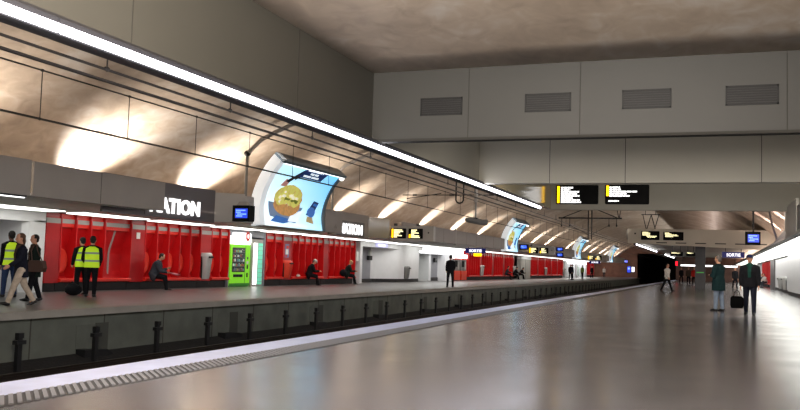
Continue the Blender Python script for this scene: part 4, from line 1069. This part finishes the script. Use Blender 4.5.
person('seated person in grey coat leaning forward on the red bench', (-19.3, 26.45, 0), (.88, .47), 1.76, .36, SIT, ((.3, .15, 1.7, .3), (.45, .1, .9, .4)), seat=.53, coat=cGREY, hem=.08, trousers=cBLK, hair=hDRK, head=(.2, 0), vox=.012, girth=1.35, wide=1.15)
t = thing('newspaper', 'folded pinkish paper held by the person in grey coat', 'paper', (-18.86, 27.0, .72))
m = MB(); m.prism([(-18.78, .60), (-18.55, .54), (-18.53, .57), (-18.76, .63)], 26.75, 27.0, 'y', mat('pink_paper', (190, 110, 120), .7)); part('sheets', m, t)
person('seated person in dark clothes and a white cap', (-19.35, 39.3, 0), (.85, .5), 1.76, .38, SIT, SITA, seat=.53, girth=1.3, coat=cBLK, hem=.08, trousers=cBLK, cap=cWHT, hair=hGRY, head=(.25, 0))
person('seated person with blond hair in dark green jacket', (-19.35, 44.05, 0), (.85, .5), 1.74, .3, SIT, SITA, seat=.53, girth=1.25, coat=cGRN, hem=.08, trousers=cBLK, hair=hBLD, head=(.2, 0))
t = thing('backpack', 'dark bag on the bench beside the blond seated person', 'bag', (-19.3, 43.4, .42))
m = MB(); m.ell((-19.25, 43.4, .62), (.2, .26, .2), cBLK, 12, 8); part('bag_body', m, t, True)
m = MB(); m.loft([(-19.15, 43.3, .78), (-19.1, 43.4, .86), (-19.15, 43.5, .78)], [.012]*3, LEATHER, 6); part('strap', m, t)
t = thing('crumpled_paper', 'small white crumpled paper on the red bench', 'litter', (-19.4, 38.4, .42))
m = MB(); m.ell((-19.42, 38.3, .48), (.1, .14, .06), PAPER, 7, 4); part('paper_ball', m, t)
person('standing man in black on the far platform near its edge', (-14.0, 46.3, 0), (-.5, .85), 1.76, .0, ((.04, .02, .10), (-.02, .02, .10)), ((.05, .18, .5, .2), (.05, .18, .5, .2)), coat=cBLK, trousers=cBLK, hair=hDRK)
for i, (y, l, c, hd) in enumerate(((82.5, 'distant seated person in pale top on the red niches', cGREY, (.9, .3)), (86.0, 'distant seated person in black beside another seated person', cBLK, (.8, .5)), (88.6, 'distant seated person in black leaning far forward', cBLK, (.8, .5)))):
    person(l, (-19.3, y, 0), hd, 1.72, .35+.15*i, SIT, SITA, seat=.53, coat=c, hem=.05, trousers=cBLK, hair=hDRK, vox=.02)
for p, l, c, tr, hg in (((-15.9, 100.5, 0), 'distant standing person in black at the lit white room', cBLK, cBLK, (.3, -1)), ((-16.8, 116, 0), 'distant standing person in yellow green top at the white room', cloth('olive', (120, 140, 70)), cBLK, (-.5, -1)),
                        ((-17.1, 127.5, 0), 'distant standing person in black before the far red niches', cBLK, cBLK, (.6, -.6)), ((-17.8, 148, 0), 'farthest person in pale top at the end of the far platform', cWHT, cGREY, (0, -1)),
                        ((-15.3, 98, 0), 'distant standing person in dark coat left of the white room', cNAVY, cBLK, (-1, -.2))):
    person(l, p, hg, 1.72, 0, ((.1, .05, .06), (-.08, .05, .06)), coat=c, trousers=tr, hair=hDRK, vox=.02)
# near platform
person('person in white top and dark trousers walking across the platform', (-2.9, 55.7, 0), (.75, -.5), 1.74, .04, ((.38, .05, .03), (-.32, .2, .03)), ((-.2, .12, .3, 0), (.3, .12, .4, 0)), coat=cWHT, trousers=cBLK, hair=hDRK, vox=.014)
person('man in dark jacket and pale jeans standing with arms folded', (.05, 29.55, 0), (-.85, .5), 1.76, .0, ((.05, .02, .05), (-.06, .04, .05)), ((.12, .22, 1.7, .75), (.18, .2, 1.6, .75)), girth=1.25, coat=cTEAL, hem=.16, trousers=cJEANL, hair=hGRY, wide=1.05, vox=.010)
_, hn = person('man in dark jacket walking forward with a black bag', (.92, 27.7, 0), (-.12, -1), 1.78, .03, ((.18, .05, .05), (-.16, .12, .05)), ((.1, .14, .2, 0), (-.02, .14, .15, 0)), coat=cBLK, hem=.06, trousers=cNAVY, girth=1.12, cap=cloth('blue_cap', (30, 40, 76)), hair=hDRK, scarf=cloth('green_scarf', (28, 64, 56)), wide=1.06, vox=.010)
hb = min(hn, key=lambda q: q.x)
bag('black holdall carried by the man in the cap', (hb.x-.1, hb.y-.02, hb.z+.0), .38, .18, .36, mat('bag_black', (10, 10, 11), .9, spec=.05), .2)
for p, l, c, tr, hg in (((1.36, 74.3, 0), 'distant person in dark clothes between the two near men', cBLK, cBLK, (.5, -1)), ((-2.1, 89, 0), 'distant person in a red coat left of the pillar', cRED, cBLK, (0, -1)),
                        ((-3.7, 100, 0), 'distant person in black by the red signal lamp', cBLK, cBLK, (.5, -1)), ((-1.35, 84, 0), 'distant person in pale coat just left of the pillar', cloth('pale_coat', (150, 142, 140)), cBLK, (0, -1)), ((-2.7, 92, 0), 'distant person in brown coat beside the red coat', cBRN, cBLK, (0, -1))):
    person(l, p, hg, 1.72, 0, ((.16, .05, .05), (-.14, .08, .05)), coat=c, trousers=tr, hair=hDRK, vox=.02)
person('seated person in white on the right wall bench', (4.3, 87.2, 0), (-.8, -.6), 1.72, .4, SIT, SITA, seat=.53, coat=cWHT, hem=.05, trousers=cGREY, hair=hDRK, vox=.02)
person('seated person in dark clothes on the right wall bench', (4.3, 90.5, 0), (-.8, -.6), 1.72, .4, SIT, SITA, seat=.53, coat=cGREY, hem=.05, trousers=cBLK, hair=hDRK, vox=.02)

# ------------------------------------------------------------------ lights
def area(name, loc, aim, sx, sy, power, rgb=(255, 244, 226), spread=None):
    l = bpy.data.lights.new(name, 'AREA'); l.shape = 'RECTANGLE'; l.size = sx; l.size_y = sy; l.energy = power; l.color = lin(rgb)
    if spread: l.spread = spread
    o = bpy.data.objects.new(name, l); COL.objects.link(o); o.location = loc
    o.rotation_euler = (Vector(aim)-Vector(loc)).to_track_quat('-Z', 'Y').to_euler(); return o
def spot(name, loc, aim, power, ang, rgb=(255, 240, 220), blend=.5, r=.12):
    l = bpy.data.lights.new(name, 'SPOT'); l.energy = power; l.spot_size = ang; l.spot_blend = blend; l.color = lin(rgb); l.shadow_soft_size = r
    o = bpy.data.objects.new(name, l); COL.objects.link(o); o.location = loc
    o.rotation_euler = (Vector(aim)-Vector(loc)).to_track_quat('-Z', 'Y').to_euler(); return o
def strip_light(name, x, z, ang, y0, y1, w, power, rgb):
    l = bpy.data.lights.new(name, 'AREA'); l.shape = 'RECTANGLE'; l.size = w; l.size_y = y1-y0; l.energy = power; l.color = lin(rgb)
    o = bpy.data.objects.new(name, l); COL.objects.link(o); o.location = (x, (y0+y1)/2, z); o.rotation_euler = (0, radians(ang), 0); return o
UP = [13.6, 19.5, 25.1, 31.4, 37.3, 43.0, 49.8, 56.4, 63.4, 76.8, 83.5, 90.5, 104, 111, 118, 125, 135, 142, 149, 156]
for y in UP:
    spot('vault_uplight', (-16.85, y, 2.72), (-16.5, y+.25, 4.6), 2400 if y < 35 else 1250, radians(102 if y < 35 else 72), blend=.95, rgb=(255, 244, 232))
for y in (40, 50.5, 58, 70, 80, 92): spot('vault_uplight', (3.3, y, 2.75), (3.0, y, 4.6), 1000, radians(62), rgb=(255, 226, 220), blend=.9)
for k in range(8):
    strip_light('canopy_fill', -15.6, 2.72, 200, k*20, k*20+20, .4, 60, (255, 232, 210))  # added strips without fixtures, a soft warm fill for the vault
    strip_light('track_fill_up', -6.5, 3.66, 140, k*20-5, k*20+15, .2, 115 if k < 3 else 190, (255, 242, 228))  # added behind the light bar to brighten the upper vault
for k in range(4): strip_light('track_fill_side', -6.45, 3.42, 75, k*20-5, k*20+15, .12, 90, (240, 240, 250))  # added sideways fill for the far fascia and trench wall
strip_light('tube_boost', -6.12, 3.24, 0, -4, 31.5, .1, 160, (232, 236, 255))  # extra lamp below the tubes, added to brighten the white edge strip
for k in range(6): strip_light('canopy_fill_right', 3.4, 2.75, 170, 35+k*20, 55+k*20, .4, 170, (255, 228, 214))  # added strips lifting the dark right side of the vault
area('hall_fill_down', (-.5, 1.0, 4.6), (-.5, 5.0, 0), 8, 5, 150, (246, 247, 255))  # invented overhead fill for the near floor and cross beam
area('hall_fill_up', (-2.4, 3.6, 3.1), (-2.6, 7.0, 5.2), 3, 2, 1350, (255, 246, 236))  # added lamp out of view, brightens the near bay ceiling
area('bay_fill', (-.5, 19.2, 4.85), (-.5, 19.6, 0), 8, 2.5, 110, (255, 248, 236))  # added fill inside the second bay, no fixture modelled
area('bay_fill', (-.5, 23.7, 4.5), (-.5, 34, 3.4), 8, .6, 330, (255, 246, 230))  # added behind the second beam to brighten the third
area('bay_fill', (-.5, 34.7, 4.6), (-.5, 66, 4.2), 8, .6, 520, (255, 244, 236))  # added behind the third beam, brightens the second ceiling front
area('end_wall_fill', (-17.5, 152, 3.6), (-17, YE, 3), 3, 2, 480, (255, 220, 200))  # added lamp, lifts the brown end wall out of the dark
for k in range(4): strip_light('roof_fill', -1.0, 4.5, 180, 67+k*20, 87+k*20, .4, 130, (255, 232, 222))  # added strips above the second ceiling to fill the vault over it
area('bay_fill', (3.5, 19.2, 4.6), (-6.2, 19.2, 4.1), 3, .5, 70, (255, 248, 236))  # added fill aimed at the middle stretch of the left wall
area('bay_fill', (-.5, 73, 3.0), (-.5, 76, 0), 8, 6, 160, (255, 246, 230))
area('bay_fill', (-.5, 103, 3.0), (-.5, 106, 0), 8, 8, 160, (255, 246, 230))
w = bpy.data.worlds.new('world'); scn.world = w; w.use_nodes = True
w.node_tree.nodes['Background'].inputs['Color'].default_value = (.5, .46, .42, 1); w.node_tree.nodes['Background'].inputs['Strength'].default_value = .02
